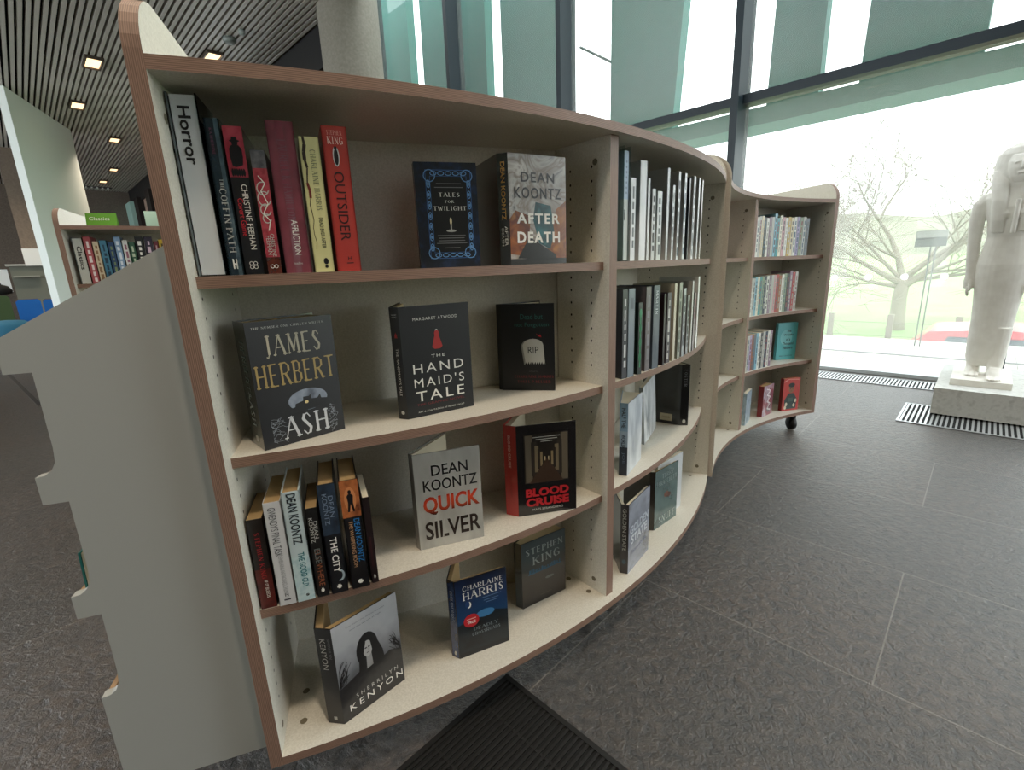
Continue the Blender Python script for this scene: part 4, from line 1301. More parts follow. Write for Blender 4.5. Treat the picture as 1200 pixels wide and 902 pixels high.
def a_k2(m, F, W, H):
    m.rect(F, 0, 0, W, H, gmat(('#17130f', '#2a231b', '#342f27', '#243233', '#1f2e30'), H, .35, .3), .0003)
    m.text(F, 'STEPHEN', W * .52, H * .84, W * .84, H * .10, mat('#8c9490', .35), serif=True)
    m.text(F, 'KING', W * .55, H * .68, W * .62, H * .13, mat('#8c9490', .35), serif=True)
    rg = random.Random(5)
    for k in range(16):
        m.rect(F, W * (.16 + .046 * k), H * (.49 + rg.uniform(-.01, .01)), W * (.16 + .046 * k + rg.uniform(.015, .04)), H * (.545 + rg.uniform(-.015, .02)), mat('#23546c', .35), .0006)
    m.rect(F, W * .14, H * .485, W * .9, H * .50, mat('#23546c', .35), .0006)
    m.disc(F, W * .62, H * .34, W * .1, H * .022, mat('#59605c', .4), .0006)
    m.rect(F, W * .4, H * .10, W * .66, H * .106, mat('#4d4438', .4), .0006)
facing('brown and teal hardback with pale serif lettering beside the divider foot', (.006, 1.132), 32, .024, .151, .200, ZB, mat('#241f19', .2, coat=.9), S0=(-.013, 1.146), b=50, spine=mat('#1f2a2e', .22, coat=.9), art=a_k2)

# ---- right-hand bays of the bulging bookcase
def small_marks(c, n=5, seed=0):
    def a(m, F, T, H):
        rg = random.Random(seed)
        y = H * .9
        for k in range(n):
            l = H * rg.uniform(.06, .16)
            m.rect(F, T * rg.uniform(.25, .4), max(.01, y - l), T * rg.uniform(.6, .78), y, c, .0005)
            y -= l + H * .04
            if y < .03: break
    return a
t = thing('sign_holder', 'clear plastic sign holder with a bluish card at the divider', 'sign', (.297, 1.253, Z1 + .0004), math.radians(40))
m = MB()
m.box((.003, .003, .002), (.021, .09, .150), mat('#c6cdc9', .45)); m.box((.003, .0028, .150), (.021, .09, .262), mat('#a9bfd6', .4))
fr = Frame((.003, .0025, 0), (1, 0, 0), (0, 0, 1))
for k in range(7):
    m.disc(fr, .009, .165 + k * .012, .003, .003, mat('#8094ae', .4), .0005, 8)
m.rect(fr, .002, .10, .006, .125, INK)
m.build('paper_insert', t, True)
m = MB(); m.box((0, 0, 0), (.0015, .092, .272), ACR); m.box((.0225, 0, 0), (.024, .092, .272), ACR); m.box((.0015, 0, 0), (.0225, .092, .0015), ACR); m.build('holder', t, True)

GB1 = 'white-spined books on the top shelf right of the divider'
dkf = mat('#22252c', .3, coat=.5)
dk2 = mat('#2a2326', .35, coat=.4)
wsp = mat('#d9dde0', .35, coat=.5)
B1 = [  # x, y, heading, thickness, height, width, cover, spine, label, mark colour
    (.321, 1.279, 36, .019, .203, .12, '#47525a', '#d9dde0', 'short white-spined paperback right beside the bluish card holder', '#6b7478'),
    (.351, 1.306, 36, .028, .248, .15, '#23262d', '#dfe2e4', 'tall thick white-spined book with a black cover, left end of its row', None),
    (.380, 1.336, 40, .011, .209, .12, '#2b2e34', '#d2d6d6', 'slim white-spined paperback leaning behind a tall thick black book', None),
    (.398, 1.356, 40, .017, .186, .12, '#8a8f90', '#cfd2d0', 'short paperback with black flecks down its white spine', '#17181a'),
    (.420, 1.380, 42, .024, .183, .12, '#1c1f22', '#cfd4d2', 'shortest book of its row, grey pattern on a white spine', '#5d6566'),
    (.459, 1.422, 43, .014, .248, .155, '#26232a', '#c9cccf', 'tall narrow-spined book with a wide dark cover, mid row', None),
    (.486, 1.453, 44, .013, .207, .12, '#1d2126', '#d5d8da', 'short slim white-spined book after the wide dark cover', '#7b868c'),
    (.513, 1.487, 45, .014, .249, .15, '#1e2228', '#e0e2e4', 'first of two tall white-spined black books past mid row', '#3a4a58'),
    (.545, 1.526, 47, .015, .250, .15, '#1d2733', '#dde3e6', 'second of two tall white-spined books, blue-tinged cover', '#4a6a84'),
    (.574, 1.564, 49, .010, .242, .14, '#15171a', '#4b5056', 'thin black-spined book between tall white spines', None),
    (.603, 1.606, 51, .018, .254, .15, '#191b20', '#e4e6e8', 'tall white-spined book third from the right panel', '#8a9298'),
    (.640, 1.660, 53, .015, .257, .14, '#1b2a38', '#e4e8ea', 'tall white-spined book second from the right panel', None),
    (.668, 1.702, 55, .013, .256, .13, '#2c3036', '#e8e8e6', 'white-spined book at the right end of the top row, by the panel', None),
]
for i, (x, y, a, T, H, W, cv, sp_, lb, mk) in enumerate(B1):
    book(lb, (x, y), a, T, W, H, Z1, mat(cv, .3, coat=.5), spine=mat(sp_, .35, coat=.5), sart=small_marks(mat(mk, .4), 6 + i % 3, i) if mk else None, pages=PAPERW, hard=i % 2 == 1, group=GB1)
GB2 = 'spine-out books on the second shelf right of the divider'
def a_green(m, F, T, H):
    g = mat('#2f8a5c', .35)
    for k in range(4):
        m.disc(F, T * .5, H * (.85 - .2 * k), T * .3, H * .07, g)
    m.rect(F, T * .35, H * .1, T * .65, H * .8, g)
def a_mart(m, F, T, H):
    m.down(F, 'MARTIN', T * .5, H * .80, .068, .010, mat('#c9d2da', .4), serif=True)
    m.rect(F, T * .4, H * .1, T * .6, H * .5, nmat(('#59636e', '#414c58'), 40, .3, .6))
B2 = [
    ((.297, 1.247), 32, .019, .238, .14, '#1a1c22', '#2a2c33', 'dark book with white lettering tucked against the divider, second shelf', small_marks(mat('#c9cdd0', .4), 9, 3)),
    ((.316, 1.262), 32, .025, .239, .15, '#55626c', '#7a8894', 'plain slate-grey hardback with a dark dot near its foot', small_marks(mat('#66737e', .4), 1, 5)),
    ((.352, 1.293), 34, .016, .199, .12, '#141a18', '#16221c', 'short black paperback with a bright green spine design', a_green),
    ((.382, 1.330), 36, .022, .239, .15, '#4a4448', '#6d6669', 'grey-mauve hardback right of the green-spined book', small_marks(mat('#85868c', .4), 6, 6)),
    ((.412, 1.360), 37, .030, .240, .15, '#3a414a', '#505b67', 'wide slate-blue hardback with pale serif lettering', a_mart),
    ((.456, 1.402), 39, .010, .213, .12, '#1a1214', '#251417', 'thin near-black book beside the wide slate-blue hardback', None),
    ((.476, 1.432), 40, .021, .214, .12, '#2a2228', '#585058', 'short book with a black and white patterned spine', small_marks(mat('#c4c2c0', .4), 9, 8)),
    ((.506, 1.463), 41, .015, .239, .15, '#191a1c', '#cfc8b4', 'tall cream-edged book with a black cover, second shelf', None),
    ((.534, 1.498), 43, .019, .240, .14, '#2a2d2a', '#9a9d90', 'tall grey-green spined book left of a taller pale one', small_marks(mat('#5a6258', .4), 5, 9)),
    ((.558, 1.526), 45, .018, .220, .13, '#20232a', '#a8adb2', 'medium height grey-white spined paperback', small_marks(mat('#4a5058', .4), 7, 10)),
    ((.584, 1.560), 46, .017, .195, .12, '#1b1d22', '#8f9094', 'short paperback with a black flecked grey spine', small_marks(mat('#1b1c20', .4), 8, 11)),
    ((.612, 1.598), 48, .014, .239, .14, '#1c1e20', '#c5c6c2', 'tall thin pale-spined book fourth from the right panel', None),
    ((.630, 1.624), 49, .018, .198, .12, '#2e2a2e', '#7d7478', 'short mauve-grey paperback near the right panel', small_marks(mat('#b05060', .4), 3, 12)),
    ((.656, 1.662), 51, .016, .250, .14, '#23262a', '#e3e5e4', 'tallest white-spined book at the right end of the second shelf', None),
]
for (q, a, T, H, W, cv, sp_, lb, sa) in B2:
    book(lb, q, a, T, W, H, Z1 - PITCH, mat(cv, .3, coat=.5), spine=mat(sp_, .35, coat=.5), sart=sa, pages=PAPERW, group=GB2)

def a_half(m, F, W, H):
    m.rect(F, 0, 0, W, H, nmat(('#aab4c2', '#ccd4dc', '#8c98a8'), 14, .3, .7, stretch=(1, 1, .4)), .0003)
def s_half(m, F, T, H):
    m.rect(F, 0, H * .62, T, H, nmat(('#5f82a4', '#86a4c0'), 20, .3, .6)); m.rect(F, 0, 0, T, H * .40, mat('#141d30', .3), .0005)
    m.down(F, 'HALF THE', T * .5, H * .80, .060, .012, INK, bold=.02); m.down(F, 'WORLD', T * .5, H * .49, .040, .013, mat('#1d2a40', .3), bold=.02)
    m.down(F, 'JOE', T * .5, H * .25, .035, .009, mat('#5d6a80', .4))
facing('pale frosty book with a blue and navy spine beside the divider', (.331, 1.301), 59, .024, .146, .224, Z3, mat('#b4bdc8', .3, coat=.6), S0=(.309, 1.311), b=74, spine=mat('#8ea2b8', .3, coat=.5), art=a_half, sart=s_half, pages=PAPERW)
def a_claw(m, F, W, H):
    m.rect(F, 0, 0, W, H, nmat(('#9aa2aa', '#d6dade', '#7c858e'), 22, .3, .7, stretch=(1, 1, .3)), .0003)
    for k in range(5):
        x = W * (.45 + .11 * k)
        m.decal(F, [(x, 0.002), (x + W * .04, 0.002), (x + W * .015, H * (.34 - .03 * k))], INK, .0006)
facing('grey book with black claw-like streaks leaning behind the frosty one', (.452, 1.545), 57, .014, .135, .215, Z3, mat('#a9b0b6', .3, coat=.7), art=a_claw, pages=PAPERW, hard=False, lean=9)
def s_big(m, F, T, H):
    m.down(F, 'FOSTER', T * .5, H * .78, .066, .011, mat('#7f8488', .4), serif=True); m.disc(F, T * .5, .016, .006, .008, LGREY)
def b_big(m, F, W, H):
    m.rect(F, W * .48, .012, W * .80, .040, mat('#b3aa92', .5)); m.text(F, 'FOSTER', W * .64, .026, W * .2, .008, mat('#6a6250', .5), serif=True, h=.0009)
book('large black hardback with a cream label low on its back cover', (.640, 1.732), -8, .030, .150, .239, Z3, mat('#15171a', .25, coat=.7), f=108, b=143, sart=s_big, bart=b_big, pages=PAPERW)
def a_gold(m, F, W, H):
    m.rect(F, 0, 0, W, H, nmat(('#4c5262', '#8a90a0', '#6a7080', '#3c4252'), 10, .25, .7, stretch=(.5, .5, 1)), .0003)
    m.text(F, 'GOLDEN', W * .5, H * .60, W * .86, H * .12, mat('#a9b0bb', .35), bold=.03); m.text(F, 'STATE', W * .5, H * .45, W * .76, H * .13, mat('#c5c9cf', .35), bold=.03)
    m.text(F, 'BEN H WINTERS', W * .5, H * .26, W * .7, H * .05, mat('#8087a0', .4))
def s_gold(m, F, T, H):
    m.down(F, 'GOLDEN STATE', T * .5, H * .64, .140, .011, LGREY); m.disc(F, T * .5, .04, .006, .008, mat('#3a5260', .4))
facing('dark-spined book with a blue-grey clouded cover, bottom shelf by the divider', (.331, 1.268), 52, .027, .161, .231, ZB, mat('#4a4f5e', .25, coat=.7), S0=(.3085, 1.277), b=90, spine=nmat(('#15161a', '#2a2224', '#1b1f24'), 14, .3, .6), art=a_gold, sart=s_gold, pages=PAPERW)
def a_snuff(m, F, W, H):
    m.rect(F, 0, 0, W, H, nmat(('#24383a', '#3c5654', '#4c6460', '#2a3432'), 9, .25, .7), .0003)
    m.text(F, 'TERRY', W * .54, H * .87, W * .5, H * .08, mat('#7f8f8c', .4), serif=True); m.text(F, 'PRATCHETT', W * .54, H * .76, W * .8, H * .08, mat('#7f8f8c', .4), serif=True)
    m.text(F, 'SNUFF', W * .55, H * .12, W * .7, H * .12, mat('#a9b4ae', .4), serif=True)
    m.disc(F, W * .5, H * .52, W * .1, H * .05, mat('#6e4a3c', .4), .0006); m.disc(F, W * .62, H * .49, W * .07, H * .04, mat('#5a3c34', .4), .0006)
facing('dark teal book with pale lettering, bottom shelf right of the clouded cover', (.482, 1.505), 41, .019, .149, .222, ZB, mat('#2a3c3c', .25, coat=.7), S0=(.4635, 1.5095), b=112, spine=nmat(('#1c2020', '#2f2a22', '#1a1e1e'), 20, .3, .6), art=a_snuff)
facing('pale thin book peeping out behind the dark teal one', (.503, 1.549), 43, .012, .182, .226, ZB, mat('#c9cdd0', .4), pages=PAPERW, hard=False)

# ---- the inward-curving bookcase
def a_floral(m, F, T, H):
    for k, c in enumerate(('#b8433f', '#5a6ea8', '#c9a7a2', '#7e8a6a', '#8fb0d0', '#c46a6a')):
        m.disc(F, T * (.3 + .4 * (k % 2)), H * (.12 + .15 * k), T * .42, H * .085, nmat((c, '#d8b8a8'), 60, .4, .3), .0005 + k * .0001, 14)
book('coloured floral book half hidden behind the tall panel, top shelf', (.994, 2.330), 30, .045, .13, .225, Z1, nmat(('#a83c3c', '#cfa49c', '#7a86b0'), 40, .4, .4), sart=a_floral, pages=PAPERW)
def a_wsm(m, F, T, H):
    m.rect(F, T * .42, H * .45, T * .58, H * .65, mat('#8d9092', .5)); m.rect(F, 0, 0, T, H * .10, INK); m.rect(F, 0, H * .13, T, H * .15, INK)
book('white-spined book half hidden behind the tall panel, second shelf', (.960, 2.292), 32, .030, .13, .218, Z1 - PITCH, mat('#d9d8d2', .4), sart=a_wsm, pages=PAPERW)

rg = random.Random(21)
HU = ['pale grey', 'white', 'pink', 'sky blue', 'charcoal', 'teal', 'cream', 'mauve', 'mustard', 'navy', 'red', 'slate', 'sage', 'ivory', 'rust', 'lilac']
HC = {'pale grey': '#b9bbb8', 'white': '#dcdcd6', 'pink': '#c79aa0', 'sky blue': '#7fb2c8', 'charcoal': '#3a3b3f', 'teal': '#3f8f96', 'cream': '#d8ccae', 'mauve': '#8c7488', 'mustard': '#bfa050', 'navy': '#25304a', 'red': '#a83238', 'slate': '#626d76', 'sage': '#8a9a84', 'ivory': '#e2dcca', 'rust': '#9a5a3e', 'lilac': '#a89cc0'}
def rowC(z, aA, aB, specs, grp, where, inset=.05):
    n = len(specs)
    for i, (hue, h) in enumerate(specs):
        a = aA + (aB - aA) * i / n
        an = aA + (aB - aA) * (i + 1) / n
        q = pol(CB, RB + inset, a); qn = pol(CB, RB + inset, an)
        w_ = math.hypot(qn[0] - q[0], qn[1] - q[1])
        hd = math.degrees(math.atan2(qn[1] - q[1], qn[0] - q[0]))
        k = rg.randrange(1000)
        mk = mat(rg.choice(('#55565a', '#b6b4ae', '#83484c', '#4f6678', '#9a988f')), .4)
        side = ['left end of', None][0 if i == 0 else 1]
        if i == 0: lb = '%s spine at the left end of the %s' % (hue, where)
        elif i == n - 1: lb = '%s spine at the right end of the %s' % (hue, where)
        else: lb = '%s spine between %s and %s ones, %s' % (hue, specs[i - 1][0], specs[i + 1][0], where)
        book(lb, q, hd, w_ * .93, .12, h, z, mat(HC[hue], .4, coat=.3), sart=small_marks(mk, 7 + k % 4, k), pages=PAPERW, hard=False, group=grp, name='paperback_book')
rowC(Z1, 128.9, 110.9, [('pink', .235), ('white', .20), ('pale grey', .205), ('cream', .207), ('charcoal', .20), ('white', .198), ('mauve', .205), ('pale grey', .205), ('sky blue', .222), ('teal', .20), ('ivory', .214), ('pink', .205), ('white', .203), ('mustard', .207), ('cream', .204), ('white', .207), ('lilac', .208), ('sage', .205), ('pale grey', .208), ('slate', .20)],
     'paperbacks on the top shelf near the window', 'top row by the window')
rowC(Z1 - PITCH, 129.3, 112.6, [('charcoal', .196), ('white', .20), ('pale grey', .20), ('sky blue', .205), ('ivory', .204), ('teal', .206), ('sage', .205), ('navy', .207), ('white', .208), ('mauve', .207), ('pale grey', .21), ('pink', .21), ('red', .212), ('rust', .205), ('white', .21), ('sage', .213), ('charcoal', .212), ('mauve', .226), ('red', .218), ('pale grey', .22)],
     'paperbacks on the second shelf near the window', 'second row by the window')
rowC(Z3, 129.6, 118.9, [('charcoal', .198), ('ivory', .20), ('pale grey', .20), ('lilac', .202), ('rust', .205), ('slate', .205), ('sky blue', .208), ('white', .206), ('charcoal', .205), ('pale grey', .21), ('navy', .208), ('white', .21), ('mauve', .21)],
     'paperbacks on the third shelf near the window', 'third row by the window')
def a_tq(m, F, W, H):
    c = mat('#22343a', .4)
    m.disc(F, W * .45, H * .6, W * .3, H * .22, mat('#78c4c8', .4), .0003)
    for k, t_ in enumerate(('The', 'Weight', 'of a', 'Thousand', 'Feathers')):
        m.text(F, t_, W * .56, H * (.78 - .115 * k), W * (.22 if k in (0, 2) else .5 + .05 * (k == 3)), H * .075, c, bold=.02)
    m.text(F, 'BRIAN CONAGHAN', W * .5, H * .10, W * .64, .008, c)
facing('turquoise book facing out at the end of the third row, near the window', (1.628, 2.856), 13, .02, .142, .226, Z3, mat('#52b0b6', .4, coat=.3), art=a_tq, pages=PAPERW)
def a_dr(m, F, W, H):
    m.rect(F, 0, 0, W, H, nmat(('#7a5a6a', '#b4a4b0', '#8c4450', '#5c4a5c'), 12, .25, .6), .0003)
    wl = mat('#d0c8cc', .4)
    m.line(F, [(W * .3, H * .88), (W * .7, H * .80), (W * .35, H * .68), (W * .7, H * .6), (W * .4, H * .46), (W * .72, H * .38), (W * .45, H * .22), (W * .78, H * .16)], .007, wl, .0006)
    m.line(F, [(W * .5, H * .9), (W * .55, H * .2)], .005, wl, .0006)
facing('mauve-covered book with a dark red spine leaning on the lowest board', (1.484, 2.689), 38, .029, .128, .188, ZB, mat('#85606e', .3, coat=.5), S0=(1.4635, 2.7095), b=46, spine=mat('#7c1d22', .35), art=a_dr, pages=PAPERT)
def a_rd(m, F, W, H):
    g = mat('#2c3e3c', .4)
    m.disc(F, W * .5, H * .68, W * .17, H * .13, mat('#8a5e44', .5), .0004, 20)
    m.disc(F, W * .5, H * .79, W * .19, H * .07, mat('#1c1a1a', .5), .0005, 16)
    for ex in (.43, .57):
        m.disc(F, W * ex, H * .69, .0045, .003, INK, .0006, 10)
    m.line(F, [(W * .46, H * .61), (W * .54, H * .61)], .002, mat('#5a2f28', .5), .0006)
    m.decal(F, [(W * .16, H * .05), (W * .84, H * .05), (W * .88, H * .34), (W * .66, H * .54), (W * .34, H * .54), (W * .12, H * .34)], g, .0005)
    for x, y in ((.25, .2), (.72, .16), (.8, .3), (.2, .1)):
        m.disc(F, W * x, H * y, W * .07, H * .06, mat('#cfc9b4', .4), .0007, 10)
    m.rect(F, W * .36, H * .28, W * .64, H * .40, mat('#3c5450', .4), .0007)
    m.line(F, [(W * .04, H * .9), (W * .3, H * .98), (W * .9, H * .95)], .003, mat('#e0b0a0', .4), .0006)
facing('bright red book with a man in dark green on its cover', (1.655, 2.787), 14, .026, .122, .205, ZB, mat('#b52f26', .35, coat=.4), art=a_rd, pages=PAPERT, spine=mat('#7c1d1c', .4))
facing('blue-grey book mostly hidden behind the window-end divider', (1.316, 2.555), 52, .018, .125, .19, ZB, nmat(('#6f8fa4', '#a9bcc8', '#54707f'), 20, .35, .5), pages=PAPERW, hard=False)

# ================================================================ END DISPLAY RACK (stepped picture-book trays)
rk = thing('display_rack', 'pale grey stepped display rack fixed to the end of the horror bookcase', 'display rack', (-.65, .90, 0))
ru = Vector((.947, .322, 0)); rn = Vector((-.322, .947, 0))
def rack_profile():
    q = [(0, .11), (0, 1.112), (-.250, .975), (-.251, .924), (-.216, .924)]
    q = [(0, 1.112), (-.250, .975), (-.251, .924), (-.216, .924)]
    for zt_, zb_ in ((.756, .709), (.537, .494)):
        q += [(-.217, zt_ + .045), (-.2195, zt_ + .022), (-.226, zt_ + .010), (-.236, zt_ + .002), (-.250, zt_), (-.250, zb_), (-.216, zb_)]
    q += [(-.217, .376), (-.2195, .350), (-.226, .336), (-.236, .329), (-.250, .327), (-.250, .11), (0, .11)]
    return q
RP = rack_profile()
o_ = Vector((-.525, .781, 0))
for k, s_ in enumerate((0.0, .60)):
    m = MB()
    fr = Frame(o_ + rn * s_, ru, (0, 0, 1))
    m.slab(fr, RP, .018, PANELW, PANELW)
    m.build('end_panel', rk)
def rbox(m, x0, x1, z0, z1, mt, d0=.019, d1=.581):
    q = [o_ + ru * x + rn * d for x, d in ((x0, d0), (x1, d0), (x1, d1), (x0, d1))]
    m.prism(ccw([(p.x, p.y) for p in q]), z0, z1, mt)
m = MB(); rbox(m, -.016, -.002, .12, 1.09, PANELW); m.build('back_board', rk)
for z_, l_ in ((.928, .966), (.713, .752), (.498, .533), (.285, .322)):
    m = MB()
    rbox(m, -.239, -.018, z_, z_ + .012, mat('#a98a68', .5))
    rbox(m, -.249, -.240, z_ + .0, l_, mat('#a98a68', .5))
    m.build('tray', rk)
TB = thing('picture_book', 'teal picture book standing in a tray of the stepped rack', 'book', (-.65, .90, .5125))
m = MB()
fr = Frame(o_ + rn * .022 + ru * -.2362 + Vector((0, 0, .5150)), rn, (ru * .04 + Vector((0, 0, 1))))
q = [(0, 0), (.24, 0), (.24, .09), (0, .09)]
m.slab(fr, q, .003, mat('#1f6f6a', .4)); m.slab(Frame(fr.at(0, 0, .009), fr.u, fr.v), q, .003, mat('#2a8580', .4))
m.slab(Frame(fr.at(0, 0, .012), fr.u, fr.v), q, .003, nmat(('#1d7a72', '#8c3f6a', '#2d5f9a'), 30, .4, .3))
m.build('cover', TB)
m = MB(); m.slab(Frame(fr.at(0.002, .003, .0055), fr.u, fr.v), [(0, 0), (.235, 0), (.235, .085), (0, .085)], .005, PAPERW); m.build('page_block', TB)

# ================================================================ STATUE ON ITS PLINTH
pl = thing('plinth', 'low pale stone plinth carrying the white statue', 'plinth', UV(.12, 4.5))
STONE = nmat(('#c6c7c3', '#d2d3cf', '#babbb7'), 30, .85, 0.0)
m = MB(); uvbox(m, -.10, 4.34, .008, .36, 4.9, .014, BLACK); m.build('foot', pl)
m = MB(); uvbox(m, -.155, 4.05, .014, .42, 4.98, .186, STONE); m.build('block', pl)
PLAS = nmat(('#e6e3db', '#efede6'), 20, .7, 0.0)
st = thing('statue', 'white headdress-wearing standing statue with its arm straight at its side', 'statue', UV(.055, 4.45, .186))
m = MB(); uvbox(m, -.09, 4.20, .187, .20, 4.74, .228, PLAS); m.build('base', st)
m = MB()
def SP(x, y, z):
    return UV(.055 + x, 4.47 + y, z)
def loft(rings, n=28, p=2.3):
    vs = []
    for (cx_, cy_, hw, hd, z) in rings:
        for k in range(n):
            a = 2 * math.pi * k / n
            c_, s_ = math.cos(a), math.sin(a)
            e = 2.0 / p
            vs.append(SP(cx_ + hw * math.copysign(abs(c_) ** e, c_), cy_ + hd * math.copysign(abs(s_) ** e, s_), z))
    fs = [tuple(reversed(range(n))), tuple((len(rings) - 1) * n + k for k in range(n))]
    for j in range(len(rings) - 1):
        for k in range(n):
            fs.append((j * n + k, j * n + (k + 1) % n, (j + 1) * n + (k + 1) % n, (j + 1) * n + k))
    m.mesh(vs, fs, PLAS, True)
# sheath dress, torso, shoulders
loft([(.0, .02, .082, .055, .285), (.0, .01, .098, .075, .34), (0, 0, .103, .082, .45), (0, 0, .104, .085, .58), (0, 0, .112, .09, .72), (0, .0, .124, .098, .86), (0, .0, .128, .098, .95), (0, 0, .112, .085, 1.05), (0, 0, .102, .078, 1.12), (0, 0, .115, .085, 1.22), (0, 0, .132, .09, 1.30), (0, .005, .150, .08, 1.36), (0, .01, .140, .066, 1.395), (0, .01, .075, .06, 1.42), (0, .005, .058, .058, 1.46)])
# legs below the hem and feet, the viewer's right one advanced
for sx, fy in ((-.05, -.02), (.055, -.13)):
    loft([(sx, fy + .09, .040, .05, .228), (sx, fy + .085, .036, .044, .27), (sx * .95, fy * .6 + .06, .044, .055, .36), (sx * .9, fy * .3 + .02, .055, .065, .55)], 18)
    loft([(sx, fy + .035, .035, .095, .229), (sx, fy + .035, .036, .095, .243), (sx, fy + .045, .034, .075, .268), (sx, fy + .06, .026, .035, .29)], 18)
    for k, (dx, ln) in enumerate(((-.028, 0), (-.010, .006), (.005, .003), (.0185, -.004), (.0305, -.013))):
        kk = dx if sx > 0 else -dx
        m.tube([SP(sx + kk, fy - .04, .242), SP(sx + kk, fy - .085, .2405), SP(sx + kk, fy - .118 - ln, .2365)], [.0085, .0088 - .0009 * k, .0078 - .0009 * k], PLAS, 8)
# breasts
for sx in (-.055, .055):
    loft([(sx, -.055, .020, .02, 1.20), (sx, -.07, .042, .035, 1.235), (sx, -.072, .044, .036, 1.26), (sx, -.06, .030, .025, 1.30)], 16)
# arms held straight, hands by the thighs
for s_ in (-1, 1):
    m.tube([SP(s_ * .10, .01, 1.375), SP(s_ * .135, .01, 1.365), SP(s_ * .158, .01, 1.33), SP(s_ * .164, .012, 1.22), SP(s_ * .158, .012, 1.09), SP(s_ * .152, .0, .98), SP(s_ * .148, -.012, .875)], [.030, .036, .041, .040, .034, .031, .023], PLAS, 14)
    m.tube([SP(s_ * .148, -.012, .885), SP(s_ * .148, -.016, .84), SP(s_ * .147, -.02, .80)], [.024, .029, .024], PLAS, 12)
    for k, (dy, ln) in enumerate(((-.030, .050), (-.014, .060), (.001, .056), (.015, .044))):
        m.tube([SP(s_ * .148, dy - .012, .81), SP(s_ * .150, dy - .016, .81 - ln * .6), SP(s_ * .143, dy - .016, .81 - ln)], [.0088, .008, .0065], PLAS, 8)
    m.tube([SP(s_ * .142, -.036, .85), SP(s_ * .138, -.052, .815), SP(s_ * .136, -.054, .785)], [.010, .0088, .007], PLAS, 8)
# head with a heavy headdress and lappets
loft([(0, .02, .080, .07, 1.40), (0, .025, .116, .085, 1.44), (0, .02, .128, .098, 1.50), (0, .02, .130, .10, 1.56), (0, .02, .122, .098, 1.61), (0, .02, .098, .085, 1.645), (0, .02, .066, .06, 1.663), (0, .02, .058, .052, 1.672)])
loft([(0, -.05, .034, .03, 1.445), (0, -.064, .052, .045, 1.475), (0, -.068, .064, .052, 1.52), (0, -.064, .068, .052, 1.56), (0, -.05, .06, .045, 1.60)], 20)
m.tube([SP(0, -.118, 1.565), SP(0, -.130, 1.530), SP(0, -.126, 1.518)], [.008, .012, .010], PLAS, 8)
for sx in (-.026, .026):
    m.tube([SP(sx - .013, -.112, 1.552), SP(sx, -.117, 1.554), SP(sx + .013, -.112, 1.551)], .005, PLAS, 6)
m.tube([SP(-.020, -.113, 1.493), SP(0, -.119, 1.492), SP(.020, -.113, 1.493)], .006, PLAS, 6)
for s_ in (-1, 1):
    loft([(s_ * .062, -.078, .030, .018, 1.15), (s_ * .066, -.088, .034, .022, 1.22), (s_ * .074, -.078, .038, .028, 1.34), (s_ * .084, -.045, .042, .036, 1.44), (s_ * .09, -.01, .04, .04, 1.52)], 16)
# short staff held in front of the chest and the far forearm carrying it
m.tube([SP(.01, -.105, 1.14), SP(.01, -.11, 1.34)], .013, PLAS, 10)
raw = m.build('body', st)
md = raw.modifiers.new('fuse', 'REMESH'); md.mode = 'VOXEL'; md.voxel_size = 0.0036; md.use_smooth_shade = True
sm_ = raw.modifiers.new('soften', 'SMOOTH'); sm_.factor = 0.5; sm_.iterations = 3
bpy.context.view_layer.update()
me = bpy.data.meshes.new_from_object(raw.evaluated_get(bpy.context.evaluated_depsgraph_get()))
raw.modifiers.clear(); raw.data = me
if not me.materials:
    me.materials.append(PLAS)

# ================================================================ BACKGROUND, LEFT
# white pillar wall
mb = MB()
PW = mat('#e3eae6', .6)
uvbox(mb, -13.35, .35, 0, -11.05, .42, 4.0, PW)
q = [UV(-11.05, .33), UV(-13.32, 1.22), UV(-13.22, 1.30), UV(-10.95, .42)]
mb = MB(); mb.prism(ccw([(p.x, p.y) for p in q]), 0, 4.0, PW)
a_, b_ = UV(-11.05, .33), UV(-13.32, 1.22)
s0_ = a_ + (b_ - a_) * .44
nn = (b_ - a_).normalized().cross(Vector((0, 0, 1)))
if nn.dot(-s0_) < 0: nn = -nn
fr = Frame(s0_ + nn * .001, (b_ - a_), (0, 0, 1))
if fr.n.dot(nn) < 0: fr = Frame(s0_ + nn * .001, (a_ - b_), (0, 0, 1))
mb.rect(fr, -.02, 0, .02, 4.0, mat('#6f7a78', .6), .002)
struct(mb.build('pillar'))
# brown bulkhead with its white underside, grey counter and a white slab standing in for the pillar foot's lit edge
d_ = 14.0
def azbox(m, az0, az1, d0, dep, z0, z1, mt):
    a, b = az_pt(az0, d0), az_pt(az1, d0)
    k = (az_pt((az0 + az1) / 2, 1.0))
    q = [(a.x, a.y), (b.x, b.y), (b.x + k.x * dep, b.y + k.y * dep), (a.x + k.x * dep, a.y + k.y * dep)]
    m.prism(ccw(q), z0, z1, mt)
mb = MB(); azbox(mb, -44.25, -43.0, 15, .6, 1.86, 3.9, nmat(('#6b5f54', '#7a6d60'), 30, .8, 0.0)); struct(mb.build('trim_13'))
mb = MB(); azbox(mb, -44.3, -43.1, 14.6, .5, 1.50, 1.85, mat('#dcdedb', .5)); struct(mb.build('trim_14'))
mb = MB(); azbox(mb, -43.28, -42.4, 15.0, .3, 0, 1.70, mat('#d3d8d4', .5)); struct(mb.build('trim_15'))
t = thing('reception_counter', 'grey-green counter with a pale top far off by the white pillar', 'counter', az_pt(-44.2, 19.6))
m = MB(); azbox(m, -45.3, -43.0, 19.4, .6, 0, 1.64, mat('#74786c', .6)); m.build('front', t)
